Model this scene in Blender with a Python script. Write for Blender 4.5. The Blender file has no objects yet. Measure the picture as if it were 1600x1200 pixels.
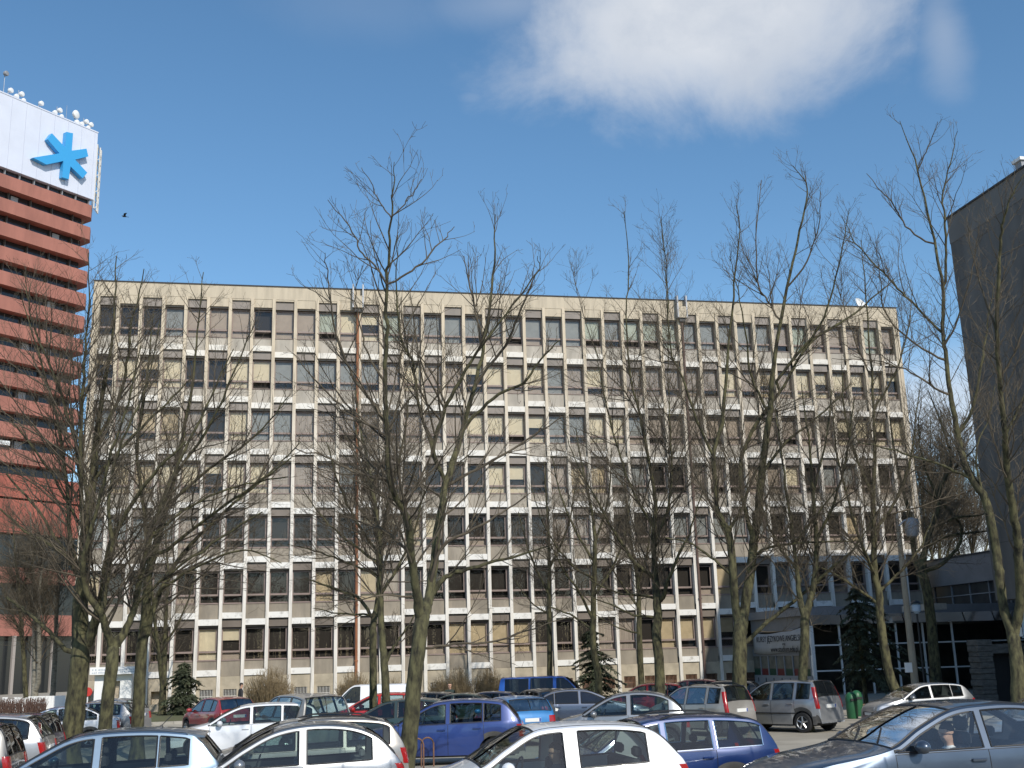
import bpy, bmesh, math, random
import numpy as np
from mathutils import Vector, Matrix

D = bpy.data
scene = bpy.context.scene
COL = scene.collection
R = math.radians

# ------------------------------------------------------------------ camera
F_PX = 1759.0
YAW, PITCH, ROLL = R(11.35), R(13.66), R(-1.64)
CAM = np.array([11.40, -70.2, 2.35])
_W = np.array([math.sin(YAW) * math.cos(PITCH), math.cos(YAW) * math.cos(PITCH), math.sin(PITCH)])
_r = np.array([math.cos(YAW), -math.sin(YAW), 0.0])
_u = np.cross(_r, _W)
_R = math.cos(ROLL) * _r + math.sin(ROLL) * _u
_U = -math.sin(ROLL) * _r + math.cos(ROLL) * _u
cam_data = D.cameras.new('camera')
cam_data.sensor_width = 36.0
cam_data.lens = 36.0 * F_PX / 1600.0
cam_data.clip_start = 0.1
cam_data.clip_end = 3000.0
cam = D.objects.new('camera', cam_data)
COL.objects.link(cam)
cam.matrix_world = Matrix(((_R[0], _U[0], -_W[0], CAM[0]), (_R[1], _U[1], -_W[1], CAM[1]),
                           (_R[2], _U[2], -_W[2], CAM[2]), (0, 0, 0, 1)))
scene.camera = cam

# ------------------------------------------------------------------ light
SUN_EL, SUN_AZ = R(37.5), R(15.0)      # azimuth: from straight behind the facade's viewer towards +X
sun_dir = Vector((math.sin(SUN_AZ) * math.cos(SUN_EL), -math.cos(SUN_AZ) * math.cos(SUN_EL), math.sin(SUN_EL)))
sd = D.lights.new('sun', 'SUN')
sd.energy = 4.0
sd.angle = R(0.5)
sd.color = (1.0, 0.94, 0.84)
sun = D.objects.new('sun', sd)
COL.objects.link(sun)
sun.rotation_euler = sun_dir.to_track_quat('Z', 'Y').to_euler()
sun.location = (40, -80, 60)

world = D.worlds.new('World')
scene.world = world
world.use_nodes = True
wn, wl = world.node_tree.nodes, world.node_tree.links
wn.clear()


def wnode(t, **kw):
    n = wn.new(t)
    for k, v in kw.items():
        setattr(n, k, v)
    return n


def wmath(op, a, b=None, c=None, clamp=False):
    n = wnode('ShaderNodeMath', operation=op, use_clamp=clamp)
    for i, v in enumerate((a, b, c)):
        if v is None:
            continue
        if isinstance(v, (int, float)):
            n.inputs[i].default_value = v
        else:
            wl.new(v, n.inputs[i])
    return n.outputs[0]


def ray(x, y):
    return _W + _R * ((x - 800) / F_PX) + _U * ((600 - y) / F_PX)


sky = wnode('ShaderNodeTexSky', sky_type='NISHITA')
sky.sun_disc = False
sky.sun_elevation = SUN_EL
sky.sun_rotation = math.atan2(sun_dir.x, sun_dir.y)
sky.air_density = 1.0
sky.dust_density = 0.35
sky.ozone_density = 2.2
sky.altitude = 80
bg = wnode('ShaderNodeBackground')
bg.inputs['Strength'].default_value = 0.145
hsv = wnode('ShaderNodeHueSaturation')
hsv.inputs['Hue'].default_value = 0.494
hsv.inputs['Saturation'].default_value = 1.15
hsv.inputs['Value'].default_value = 1.06
wl.new(sky.outputs[0], hsv.inputs['Color'])
wl.new(hsv.outputs[0], bg.inputs['Color'])
cloudbg = wnode('ShaderNodeBackground')
cloudbg.inputs['Color'].default_value = (0.80, 0.84, 0.90, 1)
cloudbg.inputs['Strength'].default_value = 0.95
tc = wnode('ShaderNodeTexCoord')


def vdot(v):
    n = wnode('ShaderNodeVectorMath', operation='DOT_PRODUCT')
    wl.new(tc.outputs['Generated'], n.inputs[0])
    n.inputs[1].default_value = tuple(v)
    return n.outputs['Value']


def noise(scale, detail=6, rough=0.55, dist=0.0):
    n = wnode('ShaderNodeTexNoise')
    n.inputs['Scale'].default_value = scale
    n.inputs['Detail'].default_value = detail
    n.inputs['Roughness'].default_value = rough
    n.inputs['Distortion'].default_value = dist
    wl.new(tc.outputs['Generated'], n.inputs['Vector'])
    return n.outputs['Fac']


nz1 = noise(6.5, 9, 0.62, 0.5)
nz2 = noise(17.0, 5, 0.6, 0.3)
shade = wnode('ShaderNodeValToRGB')
shade.color_ramp.elements[0].position = 0.36
shade.color_ramp.elements[1].position = 0.60
shade.color_ramp.elements[0].color = (0.66, 0.71, 0.79, 1)
shade.color_ramp.elements[1].color = (0.90, 0.92, 0.95, 1)
wl.new(wmath('ADD', wmath('MULTIPLY', nz1, 0.65), wmath('MULTIPLY', nz2, 0.35)), shade.inputs[0])
wl.new(shade.outputs[0], cloudbg.inputs['Color'])


def cloud(px, py, sa, sb, strength, lo=0.35, hi=1.15, rough=1.5):
    c = ray(px, py)
    c = c / np.linalg.norm(c)
    r_ = np.cross(c, [0, 0, 1.0]); r_ /= np.linalg.norm(r_)
    u_ = np.cross(r_, c)
    cd = wmath('MAXIMUM', vdot(c), 0.05)
    a = wmath('DIVIDE', wmath('DIVIDE', vdot(r_), cd), sa)
    b = wmath('DIVIDE', wmath('DIVIDE', vdot(u_), cd), sb)
    d = wmath('SQRT', wmath('ADD', wmath('MULTIPLY', a, a), wmath('MULTIPLY', b, b)))
    nn = wmath('ADD', wmath('MULTIPLY', wmath('SUBTRACT', nz1, 0.5), rough), wmath('MULTIPLY', wmath('SUBTRACT', nz2, 0.5), 0.25 * rough))
    d = wmath('ADD', d, nn)
    mr = wnode('ShaderNodeMapRange', interpolation_type='SMOOTHSTEP')
    wl.new(d, mr.inputs['Value'])
    mr.inputs['From Min'].default_value = hi
    mr.inputs['From Max'].default_value = lo
    mr.inputs['To Min'].default_value = 0
    mr.inputs['To Max'].default_value = strength
    return mr.outputs[0]


fac = cloud(1095, 25, 0.200, 0.094, 0.86, 0.25, 1.10, 1.35)
for args in ((1475, 60, 0.022, 0.055, 0.26, 0.0, 1.3, 1.8), (570, 5, 0.09, 0.03, 0.07, 0.0, 1.3, 1.6),
             (800, 5, 0.10, 0.03, 0.22, 0.0, 1.2, 1.4), (738, 152, 0.012, 0.006, 0.12, 0.0, 1.2, 1.4),
             (1480, 640, 0.10, 0.050, 0.65, 0.2, 1.2, 1.2), (1520, 850, 0.10, 0.045, 0.75, 0.2, 1.2, 1.2),
             (1300, 700, 0.3, 0.03, 0.3, 0.1, 1.2, 1.2)):
    fac = wmath('MAXIMUM', fac, cloud(*args))
mix = wnode('ShaderNodeMixShader')
wl.new(fac, mix.inputs[0])
wl.new(bg.outputs[0], mix.inputs[1])
wl.new(cloudbg.outputs[0], mix.inputs[2])
out = wnode('ShaderNodeOutputWorld')
wl.new(mix.outputs[0], out.inputs[0])

scene.view_settings.view_transform = 'Standard'
scene.view_settings.look = 'None'
scene.view_settings.exposure = 0.0
scene.view_settings.gamma = 1.0
scene.render.engine = 'CYCLES'
scene.cycles.max_bounces = 8
scene.cycles.transparent_max_bounces = 16


# ------------------------------------------------------------------ picking points of the place
def at(x, y, d):
    return CAM + ray(x, y) * d


def z_plane(x, y, z):
    q = ray(x, y)
    return CAM + q * ((z - CAM[2]) / q[2])


def y_plane(x, y, Y):
    q = ray(x, y)
    return CAM + q * ((Y - CAM[1]) / q[1])


def x_plane(x, y, X):
    q = ray(x, y)
    return CAM + q * ((X - CAM[0]) / q[0])


def smooth(t):
    t = min(1.0, max(0.0, t))
    return t * t * (3 - 2 * t)


def ground_z(Y):
    z = -0.45 * smooth((Y + 50) / 16.0)
    z += 0.25 * smooth((Y + 13) / 5.0)
    return z


# ------------------------------------------------------------------ materials
MATS = {}


def material(name, color, rough=0.7, metallic=0.0, var=0.0, scale=6.0, bump=0.0, color2=None, coat=0.0,
             spec=0.5, stretch=(1, 1, 1), detail=6, coord='Object', lo=0.35, hi=0.65, flake=0.0):
    if name in MATS:
        return MATS[name]
    m = D.materials.new(name)
    m.use_nodes = True
    nt = m.node_tree
    b = nt.nodes['Principled BSDF']
    b.inputs['Base Color'].default_value = (*color, 1)
    b.inputs['Roughness'].default_value = rough
    b.inputs['Metallic'].default_value = metallic
    b.inputs['Specular IOR Level'].default_value = spec
    if coat:
        b.inputs['Coat Weight'].default_value = coat
        b.inputs['Coat Roughness'].default_value = 0.04
    if var or bump or color2 is not None:
        t = nt.nodes.new('ShaderNodeTexCoord')
        mp = nt.nodes.new('ShaderNodeMapping')
        mp.inputs['Scale'].default_value = stretch
        n = nt.nodes.new('ShaderNodeTexNoise')
        n.inputs['Scale'].default_value = scale
        n.inputs['Detail'].default_value = detail
        n.inputs['Roughness'].default_value = 0.6
        nt.links.new(t.outputs[coord], mp.inputs['Vector'])
        nt.links.new(mp.outputs[0], n.inputs['Vector'])
        if var or color2 is not None:
            rp = nt.nodes.new('ShaderNodeValToRGB')
            rp.color_ramp.elements[0].position = lo
            rp.color_ramp.elements[1].position = hi
            c1 = tuple(max(0, c * (1 - var)) for c in color)
            c2 = color2 if color2 is not None else tuple(min(1, c * (1 + var)) for c in color)
            rp.color_ramp.elements[0].color = (*c1, 1)
            rp.color_ramp.elements[1].color = (*c2, 1)
            nt.links.new(n.outputs['Fac'], rp.inputs[0])
            nt.links.new(rp.outputs[0], b.inputs['Base Color'])
        if bump:
            bp = nt.nodes.new('ShaderNodeBump')
            bp.inputs['Strength'].default_value = bump
            bp.inputs['Distance'].default_value = 0.03
            nt.links.new(n.outputs['Fac'], bp.inputs['Height'])
            nt.links.new(bp.outputs[0], b.inputs['Normal'])
    MATS[name] = m
    return m


def glass(name, tint, boost=1.0, ior=1.5, rough=0.0, base=0.03, cap=1.0):
    if name in MATS:
        return MATS[name]
    m = D.materials.new(name)
    m.use_nodes = True
    nt = m.node_tree
    nt.nodes.clear()
    o = nt.nodes.new('ShaderNodeOutputMaterial')
    mx = nt.nodes.new('ShaderNodeMixShader')
    tr = nt.nodes.new('ShaderNodeBsdfTransparent')
    tr.inputs[0].default_value = (*tint, 1)
    gl = nt.nodes.new('ShaderNodeBsdfGlossy')
    gl.inputs['Roughness'].default_value = rough
    gl.inputs[0].default_value = (1, 1, 1, 1)
    fr = nt.nodes.new('ShaderNodeFresnel')
    fr.inputs[0].default_value = ior
    ma = nt.nodes.new('ShaderNodeMath')
    ma.operation = 'MULTIPLY_ADD'
    ma.use_clamp = True
    ma.inputs[1].default_value = boost
    ma.inputs[2].default_value = base
    nt.links.new(fr.outputs[0], ma.inputs[0])
    mn = nt.nodes.new('ShaderNodeMath')
    mn.operation = 'MINIMUM'
    mn.inputs[1].default_value = cap
    nt.links.new(ma.outputs[0], mn.inputs[0])
    nt.links.new(mn.outputs[0], mx.inputs[0])
    nt.links.new(tr.outputs[0], mx.inputs[1])
    nt.links.new(gl.outputs[0], mx.inputs[2])
    nt.links.new(mx.outputs[0], o.inputs[0])
    MATS[name] = m
    return m


# ------------------------------------------------------------------ mesh helpers
class MB:
    def __init__(self):
        self.v, self.f, self.m, self.n = [], [], [], 0

    def add(self, verts, faces, mi=0):
        b = self.n
        self.v.extend([tuple(map(float, p)) for p in verts])
        self.n += len(verts)
        self.f.extend([tuple(i + b for i in f) for f in faces])
        self.m.extend([mi] * len(faces))

    def box(self, x0, x1, y0, y1, z0, z1, mi=0):
        v = [(x0, y0, z0), (x1, y0, z0), (x1, y1, z0), (x0, y1, z0), (x0, y0, z1), (x1, y0, z1), (x1, y1, z1), (x0, y1, z1)]
        self.add(v, [(0, 3, 2, 1), (4, 5, 6, 7), (0, 1, 5, 4), (1, 2, 6, 5), (2, 3, 7, 6), (3, 0, 4, 7)], mi)

    def obox(self, o, ax, ay, az, mi=0):
        """box from corner o along three edge vectors"""
        o, ax, ay, az = (np.array(q, float) for q in (o, ax, ay, az))
        v = [o, o + ax, o + ax + ay, o + ay, o + az, o + ax + az, o + ax + ay + az, o + ay + az]
        self.add(v, [(0, 3, 2, 1), (4, 5, 6, 7), (0, 1, 5, 4), (1, 2, 6, 5), (2, 3, 7, 6), (3, 0, 4, 7)], mi)

    def bevel_box(self, x0, x1, y0, y1, z0, z1, b=0.02, mi=0):
        xs, ys = (x0, x1), (y0, y1)
        rings = []
        for z, k in ((z0, b), (z0 + b, 0), (z1 - b, 0), (z1, b)):
            rings.append([(x0 + k + b, y0 + k, z), (x1 - k - b, y0 + k, z), (x1 - k, y0 + k + b, z), (x1 - k, y1 - k - b, z),
                          (x1 - k - b, y1 - k, z), (x0 + k + b, y1 - k, z), (x0 + k, y1 - k - b, z), (x0 + k, y0 + k + b, z)])
        v = [p for r in rings for p in r]
        f = [tuple(reversed(range(8))), tuple(range(24, 32))]
        for i in range(3):
            for j in range(8):
                a, c = i * 8 + j, i * 8 + (j + 1) % 8
                f.append((a, c, c + 8, a + 8))
        self.add(v, f, mi)

    def tube(self, pts, rad, sides=6, mi=0, cap=True):
        P = np.array(pts, float)
        n = len(P)
        rr = np.full(n, rad, float) if np.isscalar(rad) else np.array(rad, float)
        T = np.empty_like(P)
        T[1:-1] = P[2:] - P[:-2]
        T[0] = P[1] - P[0]
        T[-1] = P[-1] - P[-2]
        T /= np.maximum(np.linalg.norm(T, axis=1), 1e-9)[:, None]
        mean = np.abs(T.mean(0))
        ref = np.eye(3)[int(np.argmin(mean))]
        A = np.cross(T, ref)
        A /= np.maximum(np.linalg.norm(A, axis=1), 1e-9)[:, None]
        B = np.cross(T, A)
        an = np.arange(sides) * (2 * math.pi / sides)
        V = P[:, None, :] + rr[:, None, None] * (np.cos(an)[None, :, None] * A[:, None, :] + np.sin(an)[None, :, None] * B[:, None, :])
        b = self.n
        self.v.extend(map(tuple, V.reshape(-1, 3).tolist()))
        self.n += n * sides
        for i in range(n - 1):
            o = b + i * sides
            for j in range(sides):
                k = (j + 1) % sides
                self.f.append((o + j, o + k, o + k + sides, o + j + sides))
        cnt = (n - 1) * sides
        if cap and sides > 3:
            self.f.append(tuple(range(b + sides - 1, b - 1, -1)))
            self.f.append(tuple(range(b + (n - 1) * sides, b + n * sides)))
            cnt += 2
        self.m.extend([mi] * cnt)

    def lathe(self, prof, o, axis, sides=24, mi=0):
        """prof: (radius, height) rings round axis through o"""
        a = Vector(axis).normalized()
        q = Vector((0, 0, 1)).rotation_difference(a)
        v, f = [], []
        for r_, h in prof:
            for j in range(sides):
                t = 2 * math.pi * j / sides
                v.append(tuple(q @ Vector((r_ * math.cos(t), r_ * math.sin(t), h)) + Vector(o)))
        for i in range(len(prof) - 1):
            for j in range(sides):
                k = (j + 1) % sides
                f.append((i * sides + j, i * sides + k, (i + 1) * sides + k, (i + 1) * sides + j))
        f.append(tuple(reversed(range(sides))))
        f.append(tuple(range((len(prof) - 1) * sides, len(prof) * sides)))
        self.add(v, f, mi)

    def ball(self, c, r, seg=12, rings=8, mi=0):
        r = (r, r, r) if np.isscalar(r) else r
        v, f = [], []
        for i in range(rings + 1):
            p = math.pi * i / rings
            for j in range(seg):
                t = 2 * math.pi * j / seg
                v.append((c[0] + r[0] * math.sin(p) * math.cos(t), c[1] + r[1] * math.sin(p) * math.sin(t), c[2] + r[2] * math.cos(p)))
        for i in range(rings):
            for j in range(seg):
                k = (j + 1) % seg
                f.append((i * seg + j, (i + 1) * seg + j, (i + 1) * seg + k, i * seg + k))
        self.add(v, f, mi)

    def prism(self, poly, off, mi=0):
        """flat polygon (3-D points) pushed along vector off"""
        n = len(poly)
        P = [np.array(p, float) for p in poly]
        v = P + [p + np.array(off, float) for p in P]
        f = [tuple(range(n)), tuple(reversed(range(n, 2 * n)))]
        for i in range(n):
            k = (i + 1) % n
            f.append((i, i + n, k + n, k))
        self.add(v, f, mi)

    def build(self, name, mats, parent=None, smooth_angle=None, local=True):
        if not isinstance(mats, (list, tuple)):
            mats = [mats]
        me = D.meshes.new(name)
        me.from_pydata(self.v, [], self.f)
        for m in mats:
            me.materials.append(m)
        if len(mats) > 1:
            me.polygons.foreach_set('material_index', self.m)
        if smooth_angle is not None:
            me.polygons.foreach_set('use_smooth', [True] * len(me.polygons))
            me.set_sharp_from_angle(angle=R(smooth_angle))
        me.update()
        o = D.objects.new(name, me)
        COL.objects.link(o)
        if parent is not None:
            o.parent = parent
            if local:                     # vertices were given in world space
                me.transform(world_of(parent).inverted())
        return o


def world_of(o):
    m = Matrix.LocRotScale(o.location, o.rotation_euler, o.scale)
    return world_of(o.parent) @ m if o.parent else m


def tag(o, label=None, cat=None, group=None, kind=None):
    if label: o['label'] = label
    if cat: o['category'] = cat
    if group: o['group'] = group
    if kind: o['kind'] = kind
    return o


def thing(name, label, cat, loc=(0, 0, 0), rotz=0.0, group=None):
    o = D.objects.new(name, None)
    o.empty_display_size = 0.3
    COL.objects.link(o)
    o.location = tuple(float(q) for q in loc)
    o.rotation_euler = (0, 0, rotz)
    return tag(o, label, cat, group)


def text_mesh(s, size, font_depth=0.004):
    cu = D.curves.new('lettering', 'FONT')
    cu.body = s
    cu.size = size
    cu.extrude = font_depth
    cu.align_x = 'CENTER'
    cu.resolution_u = 3
    o = D.objects.new('lettering', cu)
    COL.objects.link(o)
    bpy.context.view_layer.update()
    me = D.meshes.new_from_object(o.evaluated_get(bpy.context.evaluated_depsgraph_get()))
    D.objects.remove(o)
    D.curves.remove(cu)
    return me


def catmull(pts, n=8):
    P = [np.array(p, float) for p in pts]
    P = [2 * P[0] - P[1]] + P + [2 * P[-1] - P[-2]]
    out_ = []
    for i in range(1, len(P) - 2):
        a, b, c, d = P[i - 1], P[i], P[i + 1], P[i + 2]
        for k in range(n):
            t = k / n
            out_.append(0.5 * (2 * b + (c - a) * t + (2 * a - 5 * b + 4 * c - d) * t * t + (3 * b - a - 3 * c + d) * t ** 3))
    out_.append(P[-2])
    return np.array(out_)

# ------------------------------------------------------------------ palette
CONC_TOP = material('beige_concrete', (0.46, 0.395, 0.30), 0.9, var=0.15, scale=2.4, bump=0.25, stretch=(1.2, 1.2, 0.14), lo=0.25, hi=0.6)
FIN = material('weathered_concrete_fin', (0.62, 0.585, 0.53), 0.9, var=0.20, scale=2.6, bump=0.2, stretch=(2, 2, 0.22), lo=0.28, hi=0.55)
LINTEL = material('pale_painted_beam', (0.66, 0.63, 0.58), 0.85, color2=(0.74, 0.72, 0.68), var=0.30, scale=2.6, lo=0.30, hi=0.48)


def tint_by_height(m, low, high, tint):
    """multiplies the base colour by a tint that comes in with height"""
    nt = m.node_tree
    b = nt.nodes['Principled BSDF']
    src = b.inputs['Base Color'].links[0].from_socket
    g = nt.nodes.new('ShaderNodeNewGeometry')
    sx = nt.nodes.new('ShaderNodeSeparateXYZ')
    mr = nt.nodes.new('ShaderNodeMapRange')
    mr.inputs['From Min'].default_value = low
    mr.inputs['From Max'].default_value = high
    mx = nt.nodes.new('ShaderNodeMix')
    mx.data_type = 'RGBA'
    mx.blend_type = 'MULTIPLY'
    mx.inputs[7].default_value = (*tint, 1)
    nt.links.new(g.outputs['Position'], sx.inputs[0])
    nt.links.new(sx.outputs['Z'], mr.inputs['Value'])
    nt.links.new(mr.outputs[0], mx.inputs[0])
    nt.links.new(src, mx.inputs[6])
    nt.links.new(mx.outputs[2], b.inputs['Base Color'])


tint_by_height(FIN, 11.0, 20.0, (0.80, 0.72, 0.60))  # upper fins keep their bare beige concrete, lower ones were painted white
tint_by_height(LINTEL, 12.0, 22.0, (0.95, 0.92, 0.87))
SPANDREL = material('greige_panel', (0.385, 0.348, 0.295), 0.8, var=0.17, scale=1.6, stretch=(1, 1, 0.3))
HEADER = material('grey_brown_panel', (0.25, 0.22, 0.195), 0.8, var=0.12, scale=0.9)
tint_by_height(SPANDREL, 17.0, 7.0, (0.68, 0.65, 0.60))  # spandrels and headers tinted darker towards the lower storeys
tint_by_height(HEADER, 17.0, 7.0, (0.66, 0.62, 0.58))
FRAME = material('mauve_brown_frame', (0.235, 0.178, 0.155), 0.55, var=0.1, scale=2)
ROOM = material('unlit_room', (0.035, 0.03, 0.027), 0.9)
BLINDS = [material('cream_blind', (0.70, 0.63, 0.49), 0.85, var=0.05, scale=3),
          material('ochre_blind', (0.54, 0.45, 0.315), 0.85, var=0.08, scale=3),
          material('grey_curtain', (0.40, 0.35, 0.315), 0.85, var=0.28, scale=8, stretch=(5, 1, 0.10)),
          material('blue_grey_screen', (0.295, 0.312, 0.322), 0.7, var=0.08, scale=2),
          material('taupe_blind', (0.43, 0.365, 0.315), 0.85, var=0.06, scale=3),
          material('pale_green_screen', (0.46, 0.50, 0.44), 0.8, var=0.05, scale=3)]
PANE = glass('window_glass', (0.88, 0.87, 0.835), 0.75, 1.5, 0.0, 0.012)
DARKGLASS = material('dark_tower_glass', (0.025, 0.028, 0.03), 0.12, spec=0.6)
PLINTH = material('plinth_concrete', (0.40, 0.345, 0.26), 0.95, var=0.18, scale=1.2, bump=0.3)
WHITE = material('white_paint', (0.80, 0.80, 0.79), 0.5, var=0.03, scale=1)
BLACK = material('black_metal', (0.02, 0.02, 0.022), 0.5)
RUST = material('rusty_pipe', (0.26, 0.105, 0.05), 0.8, var=0.35, scale=3, stretch=(1, 1, 0.3))
BROWNPIPE = material('brown_pipe', (0.12, 0.075, 0.06), 0.7, var=0.2, scale=3)
ZINC = material('zinc_sheet', (0.33, 0.34, 0.36), 0.55, metallic=0.4)
ROOFFELT = material('roof_felt', (0.05, 0.05, 0.055), 0.9)
STEEL = material('brushed_steel', (0.55, 0.56, 0.57), 0.35, metallic=0.9)
GREYPAINT = material('grey_paint', (0.27, 0.28, 0.30), 0.6, var=0.06)

# ------------------------------------------------------------------ ground
ASPHALT = material('worn_asphalt', (0.34, 0.308, 0.25), 0.95, var=0.24, scale=0.35, bump=0.3, detail=10, coord='Object')
nx_, ny_ = 40, 90
mb = MB()
xs_ = np.concatenate([[-1500, -300], np.linspace(-60, 110, 30), [400, 1500]])
ys_ = np.concatenate([[-1500, -200], np.linspace(-75, 5, 81), [60, 300, 1500]])
gv = [(x, y, ground_z(y)) for y in ys_ for x in xs_]
gf = []
for j in range(len(ys_) - 1):
    for i in range(len(xs_) - 1):
        a = j * len(xs_) + i
        gf.append((a, a + 1, a + 1 + len(xs_), a + len(xs_)))
mb.add(gv, gf)
tag(mb.build('ground', ASPHALT, smooth_angle=60), kind='structure')

LAWN = material('winter_lawn', (0.14, 0.125, 0.06), 1.0, color2=(0.10, 0.115, 0.045), var=0.3, scale=1.1, bump=0.5, detail=10)
mb = MB()
yl = np.linspace(-10.6, -0.05, 14)
xl = np.linspace(-30, 38, 60)
rng = np.random.default_rng(3)
v = [(x, y, ground_z(y) + 0.05 + 0.05 * rng.random()) for y in yl for x in xl]
f = [(j * 60 + i, j * 60 + i + 1, (j + 1) * 60 + i + 1, (j + 1) * 60 + i) for j in range(13) for i in range(59)]
mb.add(v, f)
tag(mb.build('lawn', LAWN, smooth_angle=60), kind='structure')
KERB = material('kerb_concrete', (0.34, 0.32, 0.28), 0.9, var=0.15, scale=2)
mb = MB()
for i in range(68):
    mb.box(-30 + i, -30 + i + 0.985, -10.78, -10.6, ground_z(-10.7) - 0.1, ground_z(-10.7) + 0.13)
tag(mb.build('kerb', KERB), kind='structure')

# ------------------------------------------------------------------ office block
BAY, NB, STOREY = 1.3545, 40, 3.3
ZT = 24.35                      # window head, top storey
XR = 39.62 * BAY
XL = -0.62 * BAY
office = thing('office_building', 'long seven storey office block with pale concrete fins and staggered white beams', 'building', (XL, 0, ground_z(0)))
mb = MB()
mb.box(XL, XR, 0.62, 16, -1.0, 25.2, 0)
mb.box(XL, XR, 0.0, 16, 25.02, 25.86, 0)
mb.box(XL - 0.0, XL + 0.42, -0.03, 0.62, -1.0, 25.02, 0)         # end wall returns
mb.box(XR - 0.42, XR, -0.03, 0.62, -1.0, 25.02, 0)
mb.build('wall', CONC_TOP, office)
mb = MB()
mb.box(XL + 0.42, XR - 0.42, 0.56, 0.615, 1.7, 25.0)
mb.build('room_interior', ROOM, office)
mb = MB()
mb.box(XL - 0.05, XR + 0.05, -0.05, 16.05, 25.862, 25.93)
mb.build('roof_edge', ROOFFELT, office)
PZ = 1.75
mb = MB()
mb.box(XL, XR, 0.06, 0.60, -1.0, 0.30)
mb.box(XL, XR, 0.06, 0.60, 1.02, PZ)
for i in range(NB + 1):
    x = (i - 0.5) * BAY
    mb.box(x - 0.30, x + 0.30, 0.063, 0.597, 0.3, 1.02)
mb.build('plinth', PLINTH, office)

half = BAY / 2
fw = 0.098
fin_mb0 = MB()
for i in range(NB + 1):
    x = (i - 0.5) * BAY
    f_ = MB()
    f_.box(x - fw, x + fw, -0.07, 0.42, -0.8, 25.016)
    f_.build('pilaster', FIN, office)

sides_ = []
for row in range(7):
    zt = ZT - STOREY * row
    zb = zt - 1.9
    lint, sp, hd, top0 = MB(), MB(), MB(), MB()
    hd.box(XL + 0.43, XR - 0.43, 0.13, 0.5, zt + 0.03, zt + (0.55 if row == 0 else 0.48))
    sp.box(XL + 0.43, XR - 0.43, 0.14, 0.5, zb - 0.89, zb - 0.02)
    for i in range(NB):
        x0, x1 = i * BAY - half + fw, i * BAY + half - fw
        up = (i + row) % 2 == 0         # header panel above, low spandrel below
        # above the window
        if up:
            if row == 0:
                top0.box(x0, x1, 0.02, 0.5, zt + 0.56, 25.018)
        elif row == 0:
            top0.box(x0, x1, 0.02, 0.5, zt + 0.12, 25.018)
        # below the window: next storey's lintel of this bay
        low = (i + row) % 2 == 0
        if low:
            if row < 6:
                lint.box(x0, x1, -0.02, 0.5, zb - 1.26, zb - 0.90)
        else:
            lint.box(x0, x1, -0.02, 0.5, zb - 0.87, zb - 0.52)
        if i < NB - 1:
            lint.box(x1, x1 + 2 * fw, 0.0, 0.4, zb - (1.25 if row < 6 else 0.86), zb - 0.53)      # runs on behind the fin
    if row == 6:
        lint.box(XL + 0.43, XR - 0.43, 0.25, 0.35, zb - 0.80, zb - 0.60)      # ties the beams together behind the panels
    lint.build('lintel_band', LINTEL, office)
    if row == 0:
        top0.build('parapet_infill', CONC_TOP, office)
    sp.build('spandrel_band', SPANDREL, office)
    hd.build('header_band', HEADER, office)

# window fillings
wr = random.Random(11)
W_TYPES = [
    (dict(c=0.10, o=0.0, g=0.30, b=0.28, t=0.22, p=0.10), 0.25),
    (dict(c=0.28, o=0.05, g=0.30, b=0.17, t=0.20, p=0.0), 0.15),
    (dict(c=0.27, o=0.06, g=0.35, b=0.12, t=0.10, p=0.0), 0.3),
    (dict(c=0.18, o=0.06, g=0.25, b=0.20, t=0.07, p=0.0), 0.3),
    (dict(c=0.14, o=0.05, g=0.20, b=0.08, t=0.08, p=0.0), 0.35),
    (dict(c=0.04, o=0.04, g=0.06, b=0.04, t=0.03, p=0.0), 0.45),
    (dict(c=0.07, o=0.06, g=0.05, b=0.02, t=0.05, p=0.0), 0.6)]
KEY = 'cogbtp'
FORCED = {(0, 4): 't', (0, 5): 't', (0, 6): 't', (0, 7): 'd', (0, 8): 't', (0, 9): 't', (0, 10): 'p', (0, 11): 'c', (0, 12): 'c', (0, 13): 'p',
          (0, 14): 'b', (0, 15): 'b', (0, 16): 'b', (0, 17): 'b', (0, 18): 'b', (0, 19): 'b', (0, 20): 'b', (0, 21): 'b', (0, 22): 'b', (0, 23): 'p',
          (0, 24): 'b', (0, 25): 'p', (0, 26): 'p', (0, 27): 'p', (0, 28): 'b', (0, 29): 'b', (0, 30): 'b', (0, 31): 'b',
          (0, 0): 'd', (0, 1): 'd', (0, 2): 'd', (0, 3): 'b',
          (1, 0): 'o', (1, 2): 'o', (1, 3): 'c', (1, 4): 'd', (1, 5): 'd', (1, 6): 'c', (1, 7): 'c', (1, 8): 'b', (1, 9): 'b', (1, 10): 'b',
          (1, 18): 'c', (1, 19): 'c', (1, 17): 'c', (2, 2): 'o', (2, 17): 'c', (2, 18): 'c', (2, 19): 'c', (3, 1): 'o', (3, 2): 'o', (3, 3): 'c',
          (3, 12): 'c', (6, 7): 'd', (6, 8): 'd', (6, 9): 'd', (6, 10): 'd', (6, 11): 'd', (6, 12): 'd', (6, 13): 'd', (6, 14): 'd', (6, 15): 'd',
          (6, 16): 'o', (6, 17): 'o', (6, 26): 'o', (6, 27): 'o', (6, 28): 'o'}
OPENED = {(0, 7), (0, 19), (0, 23), (0, 25), (0, 26), (0, 10), (1, 7), (2, 11), (3, 12), (0, 30), (6, 28), (2, 19)}


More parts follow.
